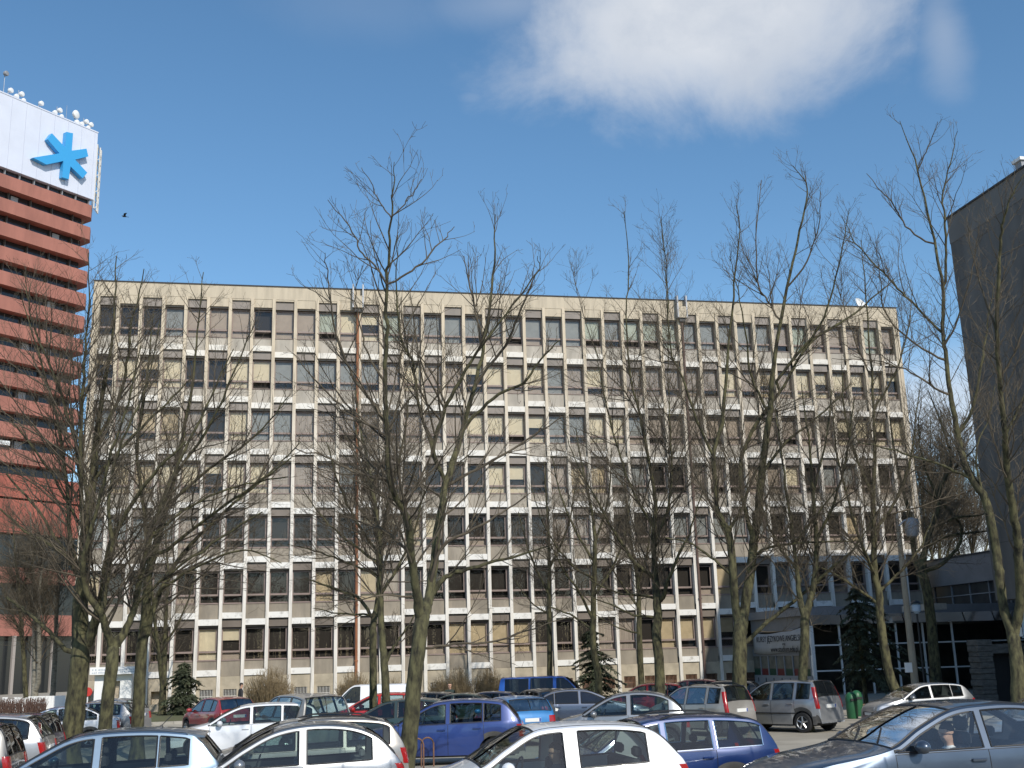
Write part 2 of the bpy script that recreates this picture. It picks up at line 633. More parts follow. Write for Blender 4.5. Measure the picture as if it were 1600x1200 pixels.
def window_mesh(fr, pn, bl, i, row, kind, kind2, opened):
    zt = ZT - STOREY * row
    zb = zt - 1.9
    xc = i * BAY
    x0, x1 = xc - half + fw, xc + half - fw
    y0, y1 = 0.30, 0.38
    t = 0.06
    zm = zb + 0.52
    fr.box(x0, x0 + t, y0, y1, zb, zt - 0.02)
    fr.box(x1 - t, x1, y0, y1, zb, zt - 0.02)
    fr.box(x0 + t, x1 - t, y0, y1, zt - 0.085, zt - 0.02)
    fr.box(x0 + t, x1 - t, y0 - 0.03, y1, zb, zb + 0.07)
    fr.box(x0 + t, x1 - t, y0 - 0.012, y1, zm - 0.055, zm + 0.055)
    fr.box(x0 - 0.01, x1 + 0.01, 0.10, y0 - 0.032, zb - 0.018, zb + 0.02)
    if row >= 3:
        fr.box(x1 - t - 0.09, x1 - t - 0.001, y0 + 0.012, y1 - 0.012, zm + 0.056, zt - 0.086)
    pn.add([(x0 + t, 0.342, zm + 0.055), (x1 - t, 0.342, zm + 0.055), (x1 - t, 0.342, zt - 0.085), (x0 + t, 0.342, zt - 0.085)], [(0, 1, 2, 3)])
    if not opened:
        pn.add([(x0 + t, 0.344, zb + 0.07), (x1 - t, 0.344, zb + 0.07), (x1 - t, 0.344, zm - 0.055), (x0 + t, 0.344, zm - 0.055)], [(0, 1, 2, 3)])
    for (ki, za, zc) in ((kind, zm + 0.02, zt - 0.03), (kind2, zb + 0.03, zm - 0.02)):
        if ki in KEY and not (opened and za < zm - 0.1):
            drop = 0.0
            if ki in 'co' and wr.random() < 0.25 and za > zm - 0.1:
                drop = (zc - za) * wr.uniform(0.2, 0.7)
            bl.add([(x0, 0.44, za + drop), (x1, 0.44, za + drop), (x1, 0.44, zc), (x0, 0.44, zc)], [(0, 1, 2, 3)], KEY.index(ki))


plans = []
for row in range(7):
    probs, pd = W_TYPES[row]
    prev = 'd'
    for i in range(NB):
        if wr.random() < 0.45 and i:
            k = prev
        else:
            q = wr.random()
            k = 'd'
            acc = 0
            for kk in KEY:
                acc += probs[kk]
                if q < acc:
                    k = kk
                    break
        k = FORCED.get((row, i), k)
        prev = k
        k2 = k if wr.random() < 0.55 else ('d' if wr.random() < 0.5 else 't')
        P = np.array([i * BAY, 0, ZT - STOREY * row - 0.95]) - CAM
        plans.append((np.linalg.norm(P), row, i, k, k2))
# nearest hundred windows that nothing solid hides become parts of their own
vis = [p for p in plans if not (p[1] >= 5 and p[2] >= 30)]
vis.sort(key=lambda p: p[0])
near = {(p[1], p[2]) for p in vis[:99]}
fr_all, pn_all, bl_all = MB(), MB(), MB()
for _, row, i, k, k2 in plans:
    if (row, i) in near:
        fr, pn, bl = MB(), MB(), MB()
        window_mesh(fr, pn, bl, i, row, k, k2, (row, i) in OPENED)
        w = fr.build('window', FRAME, office)
        pn.build('pane', PANE, w)
        if bl.f:
            bl.build('blind', BLINDS, w)
    else:
        window_mesh(fr_all, pn_all, bl_all, i, row, k, k2, (row, i) in OPENED)
rest = MB()
rest.add(fr_all.v, fr_all.f, 0)
rest.add(pn_all.v, pn_all.f, 1)
b0 = rest.n
rest.add(bl_all.v, [], 0)
rest.f.extend([tuple(q + b0 for q in f) for f in bl_all.f])
rest.m.extend([m + 2 for m in bl_all.m])
w = rest.build('window', [FRAME, PANE] + BLINDS, office)
w['kind'] = 'stuff'

# basement windows with bars
BARW = material('white_bars', (0.62, 0.60, 0.56), 0.6, var=0.1)
BARR = material('rusty_bars', (0.24, 0.13, 0.08), 0.8, var=0.2)
for i in range(4, 31):
    x = i * BAY
    b = MB()
    b.box(x - 0.372, x + 0.372, 0.40, 0.43, 0.305, 1.015, 1)
    for k in range(9):
        xx = x - 0.34 + k * 0.085
        b.box(xx - 0.012, xx + 0.012, 0.10, 0.125, 0.31, 1.01, 0)
    b.box(x - 0.37, x + 0.37, 0.126, 0.14, 0.62, 0.65, 0)
    b.build('basement_window', [BARW if i < 18 else BARR, ROOM], office)

# rain pipes with hopper boxes at the parapet
for (px, m) in ((559, RUST), (1065, BROWNPIPE)):
    x = y_plane(px, 500, -0.1)[0]
    mb = MB()
    mb.tube([(x, -0.12, 24.4), (x, -0.12, 18), (x, -0.12, 10), (x, -0.12, 4.2), (x, -0.12, 0.1)], 0.085, 8)
    for z in np.arange(2.4, 24, 3.3):
        mb.box(x - 0.11, x + 0.11, -0.21, -0.03, z, z + 0.06)
    pipe = mb.build('downpipe', m, office)
    mb = MB()
    mb.box(x - 0.36, x - 0.27, -0.42, -0.052, 24.55, 26.12, 0)
    mb.box(x + 0.27, x + 0.36, -0.42, -0.052, 24.55, 26.12, 0)
    mb.box(x - 0.269, x + 0.269, -0.40, -0.052, 24.55, 25.35, 1)
    mb.box(x - 0.2, x + 0.2, -0.3, -0.06, 24.30, 24.549, 2)
    mb.build('rain_hopper', [ZINC, CONC_TOP, BLACK], pipe)

# dish on the roof
p = y_plane(1345, 474, 3.0)
dish = thing('satellite_dish', 'white satellite dish on the roof edge near the right end of the office block', 'satellite dish', (p[0], 3.0, 25.93))
mb = MB()
mb.lathe([(0.02, 0.0), (0.45, 0.06), (0.8, 0.2), (0.95, 0.32), (0.93, 0.34), (0.78, 0.23), (0.44, 0.09), (0.02, 0.03)], (p[0], 3.0, 26.6), (0.45, -0.7, 0.45), 24)
mb.build('reflector', WHITE, dish, 40)
mb = MB()
mb.tube([(p[0], 3.0, 25.9), (p[0], 3.0, 26.62)], 0.05, 8)
mb.tube([(p[0] - 0.1, 2.8, 26.1), (p[0] + 0.45, 2.1, 27.1)], 0.02, 6)
mb.build('mount', STEEL, dish)

# entrance portal at the left end
pL, pR = y_plane(148, 1062, -1.6), y_plane(206, 1062, -1.6)
x0, x1 = pL[0], pR[0]
ztop = y_plane(175, 1054, -1.6)[2]
portal = thing('entrance_porch', 'small white entrance porch with a sign board at the left end of the office block', 'porch', ((x0 + x1) / 2, -1.0, ground_z(-1.6)))
mb = MB()
mb.box(x0, x0 + 0.62, -1.6, -0.06, -0.4, ztop)
mb.box(x1 - 0.62, x1, -1.6, -0.06, -0.4, ztop)
zl = y_plane(175, 1064, -1.6)[2]
mb.box(x0 + 0.62, x1 - 0.62, -1.6, -0.06, zl, ztop)
mb.build('portal_frame', WHITE, portal)
mb = MB()
mb.box(x0 + 0.62, x1 - 0.62, -1.2, -1.1, -0.4, zl)
dr = mb.build('door', material('beige_door', (0.42, 0.35, 0.26), 0.7), portal)
mb = MB()
for xx in (x0 + 0.66, (x0 + x1) / 2, x1 - 0.66):
    mb.box(xx - 0.03, xx + 0.03, -1.23, -1.2, -0.4, zl)
mb.box(x0 + 0.62, x1 - 0.62, -1.23, -1.2, zl - 0.35, zl - 0.30)
mb.build('door_trim', SPANDREL, dr)
sL, sR = y_plane(141, 1048, -1.9), y_plane(213, 1048, -1.9)
zs0, zs1 = y_plane(177, 1053.5, -1.9)[2], y_plane(177, 1042, -1.9)[2]
mb = MB()
mb.box(sL[0], sR[0], -2.05, -1.602, zs0, zs1)
board = mb.build('sign_board', WHITE, portal)
mb = MB()
rr = random.Random(5)
for (xa, xb, zr) in ((0.05, 0.46, 0.62), (0.05, 0.46, 0.25), (0.55, 0.95, 0.60), (0.66, 0.95, 0.3)):
    x = sL[0] + (sR[0] - sL[0]) * xa
    xe = sL[0] + (sR[0] - sL[0]) * xb
    z = zs0 + (zs1 - zs0) * zr
    while x < xe:
        w_ = rr.uniform(0.03, 0.08)
        mb.box(x, x + w_, -2.056, -2.051, z - 0.04, z + rr.uniform(0.02, 0.06))
        x += w_ + rr.choice((0.025, 0.025, 0.09))
mb.build('faded_lettering', material('faded_grey_print', (0.45, 0.50, 0.56), 0.7), board)

# ------------------------------------------------------------------ red tower
TD = 155.0
T0 = at(150, 210, TD)
ztop = T0[2]
q = z_plane(0, 147, ztop)
dv = (T0 - q); dv[2] = 0; dv /= np.linalg.norm(dv)          # along the face, towards the right corner
nv = np.array([dv[1], -dv[0], 0.0])                          # out of the face, towards the viewer
REDM = material('red_tower_panel', (0.335, 0.135, 0.10), 0.75, var=0.14, scale=0.7, stretch=(1, 1, 0.25))
REDB = material('bright_red_cladding', (0.34, 0.10, 0.068), 0.7, var=0.2, scale=0.5, stretch=(1, 1, 0.3))
TOWERSIGN = material('white_tower_sheet', (0.62, 0.65, 0.74), 0.5, var=0.03, scale=0.5)
tower = thing('tower_building', 'tall red and black banded office tower with a white sign box on top', 'tower', (T0[0], T0[1], ground_z(0)))
LT, DT = 40.0, 20.0
base = np.array([T0[0], T0[1], 0.0]) + dv * 0.5              # right end of the face


def tbox(mb, a0, a1, n0, n1, z0, z1, mi=0):
    o = base + dv * a0 + nv * n0
    mb.obox(o + np.array([0, 0, z0]), dv * (a1 - a0), nv * (n1 - n0), (0, 0, z1 - z0), mi)


def tband(mb, ext, z0, z1, ch=0.7, mi=0, more=0.0):
    """a band round the tower with the corner cut off"""
    base = globals()['base'] + dv * more
    P = [base - dv * LT + nv * ext, base + nv * ext - dv * ch, base - nv * ch + dv * ext * 0.4, base - nv * DT + dv * ext * 0.4, base - nv * DT - dv * LT]
    n = len(P)
    v = [p_ + np.array([0, 0, z0]) for p_ in P] + [p_ + np.array([0, 0, z1]) for p_ in P]
    f = [tuple(reversed(range(n))), tuple(range(n, 2 * n))] + [(k, (k + 1) % n, (k + 1) % n + n, k + n) for k in range(n)]
    mb.add(v, f, mi)


def tz(y, x=130):
    return at(x, y, TD)[2]


mb = MB()
tbox(mb, -LT, -1.2, -DT + 1, -1.0, -2, ztop - 0.6)
tbox(mb, -LT, 1.3, -DT + 0.5, -0.35, -2, tz(860, 117))
mb.build('core_wall', DARKGLASS, tower)
tops = [335, 371, 408, 436.5, 475, 512, 550, 588, 626, 664, 702, 740]
zt0 = tz(335)
zstep = (tz(335) - tz(702, 120)) / 10.0
for k in range(12):
    z1 = zt0 - zstep * k
    mb = MB()
    tband(mb, 0.35, z1 - 1.75, z1)
    mb.build('spandrel_band', REDM, tower)
    mb = MB()
    for a in np.arange(-LT, -1.6, 3.1):
        tbox(mb, a, a + 0.12, -0.98, -0.6, z1 + 0.002, z1 + zstep - 1.752)
    tbox(mb, -LT, -1.6, -0.995, -0.985, z1 + 0.01, z1 + 0.10)
    rr2 = random.Random(k)
    for a in np.arange(-LT, -3, 3.1):
        if rr2.random() < 0.16:
            tbox(mb, a + 0.5, a + 1.5, -0.99, -0.9, z1 + 0.2, z1 + zstep - 1.95, 1)
    mb.build('window_band', [material('dark_mullion', (0.09, 0.085, 0.08), 0.6), material('pale_tower_blind', (0.34, 0.38, 0.40), 0.6)], tower)
zz = zt0 - zstep * 12
for (y0, y1, m, ext) in ((776, 808, REDB, 0.5), (811, 858, REDB, 0.45), (905, 927, REDM, 0.3), (970, 999, REDM, 0.3)):
    mb = MB()
    tband(mb, ext, tz(y1, 112), tz(y0, 115), more=1.3)
    mb.build('podium_band', m, tower)
mb = MB()
for a in np.arange(-18, -0.5, 2.6):
    tbox(mb, a, a + 0.35, 0.3, 0.65, -2, tz(999, 110))
mb.build('podium_columns', material('podium_column', (0.34, 0.30, 0.27), 0.8), tower)
mb = MB()
tbox(mb, -13, -10.2, 0.2, 0.9, tz(738, 60), tz(732, 60))
tbox(mb, -6.0, -3.6, -0.9, -0.3, tz(758, 80), tz(743, 80), 1)
mb.build('service_hatch', [WHITE, material('tower_bluish_window', (0.25, 0.33, 0.36), 0.3)], tower)
# sign box
zs = tz(325, 140)
mb = MB()
tbox(mb, -LT, -0.55, -0.6, 0.5, zs, ztop)
tbox(mb, -LT, -0.50, -0.65, 0.56, ztop + 0.002, ztop + 0.18)
sign = mb.build('sign_box', TOWERSIGN, tower)
mb = MB()
for a in np.arange(-LT, -0.7, 2.05):
    tbox(mb, a, a + 0.05, 0.503, 0.535, zs + 0.02, ztop - 0.02)
mb.build('sheet_seams', material('sheet_seam', (0.50, 0.53, 0.62), 0.5), sign)
mb = MB()
tbox(mb, -LT, -1.0, -0.55, -0.2, zt0 + 0.1, zs - 0.002, 0)
for a in np.arange(-LT, -0.5, 2.05):
    tbox(mb, a, a + 0.1, -0.19, 0.2, zt0 + 0.1, zs - 0.002, 1)
mb.build('dark_gallery', [DARKGLASS, GREYPAINT], tower)
# the blue star
out_px = [(416, 424), (457, 433), (449, 541), (541, 529), (552, 577), (470, 597), (546, 680), (517, 714), (441, 640), (430, 720),
          (389, 708), (397, 606), (290, 628), (207, 585), (372, 558), (298, 470), (325, 433), (407, 520)]
P0 = base + nv * 0.55


def on_face(x, y, off):
    q_ = ray(x, y)
    o_ = base + nv * off
    t_ = np.dot(o_ - CAM, nv) / np.dot(q_, nv)
    return CAM + q_ * t_


star = [on_face(x / 4.0, 100 + y / 4.0, 1.25) for x, y in out_px]
mb = MB()
mb.prism(star, -nv * 0.7)
mb.build('star_emblem', material('sky_blue_emblem', (0.045, 0.33, 0.66), 0.45), sign)
# lattice at the right corner of the sign
mb = MB()
c0 = base - dv * 0.2
for (da, dn) in ((0.0, 0.1), (0.9, -0.5), (1.5, -1.1), (0.7, -1.3)):
    o = c0 + dv * da + nv * dn
    mb.tube([o + np.array([0, 0, zs - 1.0]), o + np.array([0, 0, ztop - 1.4])], 0.09, 5)
zq = np.linspace(zs - 1.0, ztop - 1.4, 9)
for k in range(8):
    a_, b_ = c0 + dv * 0.0 + nv * 0.1, c0 + dv * 1.5 - nv * 1.1
    if k % 2:
        a_, b_ = b_, a_
    mb.tube([a_ + np.array([0, 0, zq[k]]), b_ + np.array([0, 0, zq[k + 1]])], 0.07, 4)
    mb.tube([a_ + np.array([0, 0, zq[k]]), b_ + np.array([0, 0, zq[k]])], 0.07, 4)
mb.build('sign_truss', material('pale_steel', (0.62, 0.60, 0.56), 0.5), tower)

ANT = [(6, 135, 'big', 'grey box antenna on a tall mast, leftmost on the tower roof'), (12, 150, 'dish', 'low white dish antenna beside the tall mast on the tower roof'),
       (28, 157, 'cluster', 'cluster of three white drum antennas on the tower roof'), (60, 168, 'dish', 'single white drum antenna left of the star on the tower roof'),
       (88, 181, 'cluster', 'stacked white drum antennas above the star on the tower roof'), (103, 188, 'whip', 'thin bare whip mast on the tower roof'),
       (116, 190, 'big2', 'large white drum antenna, biggest on the tower roof'), (130, 196, 'cluster', 'paired white drum antennas near the tower corner'),
       (138, 202, 'dish', 'white drum antenna nearest the right corner of the tower roof')]
for (px, py, kind, lab) in ANT:
    p = on_face(px, py, -0.3)
    p[2] = ztop + 0.18
    a = thing('rooftop_antenna', lab, 'antenna', p, 0, 'antennas along the tower roof')
    h = {'big': 3.4, 'dish': 1.3, 'cluster': 1.6, 'whip': 2.4, 'big2': 1.9}[kind]
    mb = MB()
    mb.tube([p - np.array([0, 0, 0.02]), p + np.array([0, 0, h])], 0.06 if kind != 'whip' else 0.035, 6)
    mb.build('mast', STEEL, a)
    heads = {'big': [(0, h - 0.4, 0.5)], 'dish': [(0.2, h - 0.35, 0.5)], 'cluster': [(-0.4, 0.5, 0.45), (0.3, 1.1, 0.5), (0.6, 0.35, 0.4)],
             'whip': [], 'big2': [(0.0, 1.5, 0.85), (0.25, 0.45, 0.5)]}[kind]
    for (da, dz, r_) in heads:
        mb = MB()
        r_ *= 0.68
        c = p + dv * da + nv * 0.2 + np.array([0, 0, dz])
        mb.lathe([(0.05, -0.25), (r_ * 0.8, -0.2), (r_, 0.0), (r_, 0.2), (r_ * 0.85, 0.26), (0.05, 0.28)], c, nv + dv * 0.3, 14)
        mb.build('drum', WHITE if kind != 'big' else GREYPAINT, a, 40)

# ------------------------------------------------------------------ dark slab on the right
DARKW = material('dark_grey_render', (0.135, 0.128, 0.12), 0.9, var=0.22, scale=0.8, bump=0.15, stretch=(1, 1, 0.2))
DARKP = material('grey_parapet', (0.165, 0.156, 0.146), 0.85, var=0.1, scale=0.6)
YF = -20.0
pc = y_plane(1480, 340, YF)
DX, DZ = pc[0], pc[2]
slab = thing('dark_building', 'tall windowless dark grey building at the right edge', 'building', (DX + 10, YF - 15, ground_z(YF)))
mb = MB()
mb.box(DX, DX + 30, YF - 30, YF, 4.4, DZ - 1.5)
mb.box(DX + 1.2, DX + 29, YF - 29, YF - 0.8, -1, 4.4, 0)
mb.build('wall', DARKW, slab)
mb = MB()
mb.box(DX - 0.02, DX + 30, YF - 30, YF + 0.02, DZ - 1.498, DZ - 0.1)
mb.build('parapet', DARKP, slab)
mb = MB()
mb.box(DX - 0.08, DX + 30.1, YF - 30.1, YF + 0.08, DZ - 0.098, DZ)
mb.build('roof_edge', ROOFFELT, slab)
mb = MB()
for k in range(1, 7):
    mb.box(DX - 0.006, DX, YF - 30, YF, 4.4 + k * 2.7, 4.4 + k * 2.7 + 0.02)
mb.build('panel_joint', BLACK, slab)
p = x_plane(1594, 243, DX + 0.4)
vent = thing('roof_vent', 'small white metal vent box on the roof of the dark building', 'vent', (p[0], p[1], DZ))
mb = MB()
mb.box(p[0] - 0.18, p[0] + 0.24, p[1] - 0.24, p[1] + 0.24, DZ, DZ + 0.5)
mb.build('vent_body', GREYPAINT, vent)
mb = MB()
mb.box(p[0] - 0.28, p[0] + 0.34, p[1] - 0.33, p[1] + 0.33, DZ + 0.502, DZ + 0.66)
mb.build('vent_cap', WHITE, vent)
STONE = material('rough_stone', (0.105, 0.10, 0.092), 0.95, var=0.3, scale=3.5, bump=0.8, stretch=(1, 1, 2.5))
stone = thing('stone_wall', 'rough stone wall with a dark doorway beside the dark building', 'wall', (DX - 1, YF - 0.4, ground_z(YF)))
sx0 = y_plane(1531, 1040, YF - 0.6)[0]
sx1 = y_plane(1552, 1040, YF - 0.6)[0]
zst = y_plane(1540, 1006, YF - 0.6)[2]
mb = MB()
rs = random.Random(4)
z = -0.6
while z < zst:
    hh = rs.uniform(0.16, 0.3)
    x = sx0 - rs.uniform(0, 0.1)
    mb.bevel_box(x, sx1 + rs.uniform(-0.03, 0.03), YF - 0.7, YF + 0.2, z, z + hh - 0.012, 0.02)
    z += hh
mb.box(sx1 + 1.2, DX + 3, YF - 0.7, YF + 0.2, -0.6, zst)
mb.box(sx1 - 0.02, sx1 + 1.25, YF - 0.68, YF + 0.18, zst - 0.45, zst - 0.02)
mb.build('stone_courses', STONE, stone)
mb = MB()
mb.box(sx1 - 0.01, sx1 + 1.21, YF - 0.1, YF + 0.1, -0.6, zst - 0.452)
mb.build('doorway', BLACK, stone)

# ------------------------------------------------------------------ glazed lobby and link
LX0, LX1, LY = y_plane(1172, 970, 0)[0], 54.8, -8.5
lobby = thing('entrance_lobby', 'low glazed entrance hall with a hanging banner in front of the office block', 'lobby', (LX0 + 5, LY / 2, ground_z(LY)))
GREYF = material('grey_fascia', (0.21, 0.21, 0.22), 0.8, var=0.08, scale=0.8)
mb = MB()
mb.box(LX0 - 0.25, LX1, LY - 0.06, -0.06, 4.25, 4.72)
mb.build('roof_slab', GREYF, lobby)
mb = MB()
mb.box(LX0, LX0 + 0.15, LY, -0.06, 3.45, 4.248)
mb.box(LX0 - 0.012, LX0 + 0.14, LY, -0.06, 2.0, 2.45)
mb.build('side_fascia', GREYF, lobby)
mb = MB()
mb.box(LX0, LX0 + 0.15, LY, -0.06, -0.5, 0.85)
mb.build('base_panel', GREYPAINT, lobby)
for k in range(7):
    ya = -0.06 - (k + 1) * (8.3 / 7)
    mb = MB()
    mb.box(LX0 - 0.03, LX0 + 0.03, ya, ya + 0.07, 0.85, 2.0, 0)
    mb.box(LX0 + 0.03, LX0 + 0.06, ya + 0.07, ya + 8.3 / 7, 1.25, 2.0, 1)
    mb.box(LX0 + 0.03, LX0 + 0.07, ya + 0.07, ya + 8.3 / 7, 0.852, 1.248, 2)
    mb.box(LX0 - 0.01, LX0 + 0.004, ya + 0.5, ya + 0.62, 0.45, 0.70, 3)
    mb.build('side_window', [GREYPAINT, material('dull_pane', (0.16, 0.15, 0.12), 0.25, var=0.4, scale=0.7),
                             material('green_panel', (0.012, 0.055, 0.03), 0.6) if k % 2 == 0 else material('red_panel', (0.13, 0.014, 0.016), 0.6), BLACK], lobby)
mull = MB()
xm = [y_plane(px, 1010, LY)[0] for px in (1271, 1313, 1360, 1402, 1444, 1490)]
for x in xm:
    mull.box(x - 0.045, x + 0.045, LY - 0.06, LY + 0.06, -0.5, 3.68)
ztr = [y_plane(1330, y, LY)[2] for y in (1007, 1047)]
for z in ztr:
    mull.box(LX0, LX1, LY - 0.04, LY + 0.04, z - 0.04, z + 0.04)
mull.box(LX0, LX0 + 0.2, LY - 0.1, LY + 0.1, -0.5, 3.68)
mull.build('mullions', WHITE, lobby)
mb = MB()
mb.add([(LX0 + 0.1, LY + 0.01, -0.4), (LX1, LY + 0.01, -0.4), (LX1, LY + 0.01, 3.68), (LX0 + 0.1, LY + 0.01, 3.68)], [(0, 1, 2, 3)])
mb.build('glass_front', PANE, lobby)
mb = MB()
SKYMIRROR = material('clerestory_mirror_glass', (0.85, 0.88, 0.90), 0.10, metallic=1.0)
for k in range(7):
    a = LX0 + 0.05 + k * 1.95
    mb.prism([(a, LY - 0.30, 3.70), (a + 1.87, LY - 0.30, 3.70), (a + 1.87, LY - 0.08, 4.248), (a, LY - 0.08, 4.248)], (0, 0.03, -0.012))  # panes shaped as tilted mirrors so the strip catches bright sky
mb.build('clerestory', SKYMIRROR, lobby)
mb = MB()
mb.box(LX0 + 0.16, LX1, LY + 2.6, -0.06, -0.5, 3.6)
mb.build('hall_interior', material('hall_dark', (0.05, 0.05, 0.045), 0.8, var=0.5, scale=0.6), lobby)
mb = MB()
mb.box(y_plane(1464, 952, -11.5)[0], DX + 1.15, -12.5, -9.2, 4.28, 4.62)
can = mb.build('entrance_canopy', material('canopy_edge', (0.40, 0.37, 0.33), 0.8, var=0.1), lobby)
# banner on the left side of the lobby
banner = thing('advertising_banner', 'sagging grey white banner with dark lettering hung on the lobby side wall', 'banner', (LX0 - 0.1, -4.4, 2.9))
ya, yb = -0.5, -8.3
v, f = [], []
n = 24
for i in range(n + 1):
    t = i / n
    y = ya + (yb - ya) * t
    sag = 0.16 * math.sin(math.pi * t) + 0.05 * math.sin(7 * t)
    x = LX0 - 0.10 - 0.03 * math.sin(9 * t)
    for q_ in (0, 0.33, 0.66, 1):
        v.append((x, y, 3.62 - sag * 1.2 * (1 - q_ * 0.4) - 1.28 * q_ - 0.12 * (1 - t)))
for i in range(n):
    for k in range(3):
        a = i * 4 + k
        f.append((a, a + 4, a + 5, a + 1))
mb = MB()
mb.add(v, f)
sheet = mb.build('banner_sheet', material('banner_cloth', (0.40, 0.40, 0.41), 0.9, var=0.06, scale=1.5), banner, 60)
sm = sheet.modifiers.new('thickness', 'SOLIDIFY')
sm.thickness = 0.006
INK = material('dark_ink', (0.03, 0.03, 0.035), 0.8)
for (s, size, zz_, yy_) in (('KURSY JĘZYKOWE ANGIELSKI', 0.50, 2.86, -4.5), ('oraz', 0.26, 2.62, -5.2), ('www.studium.edu.pl', 0.48, 2.24, -5.2)):
    me = text_mesh(s, size)
    me.materials.append(INK)
    o = D.objects.new('lettering', me)
    COL.objects.link(o)
    o.parent = banner
    M = Matrix(((0, 0, -1, LX0 - 0.145), (-1, 0, 0, yy_), (0, 1, 0, zz_), (0, 0, 0, 1)))
    me.transform(world_of(banner).inverted() @ M)

# link wing behind the lobby
link = thing('link_building', 'flat roofed grey link between the office block and the dark building', 'building', (58, -10, ground_z(-10)))
mb = MB()
mb.box(54.8, 70, -20, 3, 6.25, 8.0)
mb.build('fascia', GREYF, link)
mb = MB()
mb.box(54.7, 70, -20, 3.05, 8.002, 8.1)
mb.build('roof_edge', ROOFFELT, link)
mb = MB()
mb.box(55.1, 69, -19.9, 3, -0.5, 6.248)
mb.build('wall', material('link_dark', (0.05, 0.05, 0.05), 0.3, var=0.4, scale=0.7), link)
mb = MB()
for y in np.arange(-19.5, 2, 2.1):
    mb.box(55.02, 55.1, y, y + 0.07, 4.76, 6.247)
mb.box(55.03, 55.1, -19.9, 2.9, 5.5, 5.56)
mb.build('glazing_bars', GREYPAINT, link)

# ------------------------------------------------------------------ trees
BARK = material('mossy_bark', (0.030, 0.027, 0.017), 0.95, color2=(0.112, 0.104, 0.050), var=0.35, scale=7.0, bump=0.9, stretch=(1, 1, 0.4), lo=0.36, hi=0.62)
TWIG = material('bare_twigs', (0.070, 0.056, 0.040), 0.95, color2=(0.125, 0.102, 0.070), var=0.2, scale=1.5)
PALEBARK = material('pale_bark', (0.30, 0.28, 0.23), 0.9, color2=(0.10, 0.09, 0.075), var=0.1, scale=4, stretch=(1, 1, 2.5), lo=0.45, hi=0.7)


class Twigger:
    def __init__(self, seed, mb, dens=1.0, up=0.35, reach=1.0, minr=0.0055, maxlvl=3):
        self.r = random.Random(seed)
        self.mb, self.dens, self.up, self.reach, self.minr, self.maxlvl = mb, dens, up, reach, minr, maxlvl
        self.count = 0

    def grow(self, p, d, length, r0, level):
        r = self.r
        n = {1: 6, 2: 4, 3: 3, 4: 2}[level]
        P = [p]
        dirs = []
        cur = d.copy()
        step = length / n
        wig = {1: 0.11, 2: 0.14, 3: 0.17, 4: 0.2}[level]
        for k in range(n):
            cur = cur + np.array([r.gauss(0, wig), r.gauss(0, wig), r.gauss(0, wig * 0.8) + self.up * 0.22])
            cur /= np.linalg.norm(cur)
            dirs.append(cur.copy())
            P.append(P[-1] + cur * step)
        rad = [max(self.minr * 0.8, r0 * (1 - 0.75 * k / n)) for k in range(n + 1)]
        self.mb.tube(P, rad, 4 if level == 1 else 3, 0, cap=False)
        self.count += 1
        if level >= self.maxlvl:
            return
        self.children(P, rad, length, level + 1, 0.15)

    def children(self, P, rad, length, level, start):
        r = self.r
        per_m = {1: 4.3, 2: 4.9, 3: 4.8, 4: 4}[level] * self.dens
        cnt = length * (1 - start) * per_m
        cnt = int(cnt) + (1 if r.random() < cnt - int(cnt) else 0)
        nseg = len(P) - 1
        for _ in range(cnt):
            t = start + (1 - start) * r.random() ** 0.85
            s = t * nseg
            i = min(int(s), nseg - 1)
            fr_ = s - i
            pos = P[i] * (1 - fr_) + P[i + 1] * fr_
            tan = P[i + 1] - P[i]
            tan = tan / max(1e-6, np.linalg.norm(tan))
            rnd = np.array([r.gauss(0, 1), r.gauss(0, 1), r.gauss(0, 1)])
            rnd -= tan * np.dot(rnd, tan)
            rnd /= max(1e-6, np.linalg.norm(rnd))
            ang = R(r.uniform(28, 62))
            d = tan * math.cos(ang) + rnd * math.sin(ang) + np.array([0, 0, self.up * 0.6])
            d /= np.linalg.norm(d)
            if level == 1:
                L = min(4.4, 0.9 + length * r.uniform(0.18, 0.50)) * (1 - 0.80 * t) * self.reach
            elif level == 2:
                L = length * r.uniform(0.25, 0.55) * (1 - 0.4 * t)
            else:
                L = length * r.uniform(0.3, 0.65)
            L = max(0.16, L if level > 1 else max(0.35, L))
            r0 = rad[i] * (1 - fr_) + rad[i + 1] * fr_
            self.grow(pos, d, L, max(self.minr, min(r0 * 0.62, (0.0040 + L * 0.0078) if level == 1 else (0.0036 + L * 0.006))), level)


def refine(pts, depths, seed, jitter):
    """traced limb (x, y, diameter in pixels) + depths -> smooth 3-D polyline with radii"""
    rr_ = random.Random(seed)
    q = []
    for (x, y, w_), d in zip(pts, depths):
        p = at(x, y, d)
        q.append([p[0], p[1], p[2], w_ * d / F_PX / 2])
    q = catmull(q, 5)
    for i in range(1, len(q) - 1):
        for k in range(3):
            q[i][k] += rr_.gauss(0, jitter * (0.25 if q[i][3] > 0.05 else 0.45))
    q[:, 3] = np.maximum(q[:, 3], 0.006)
    return q[:, :3], q[:, 3]


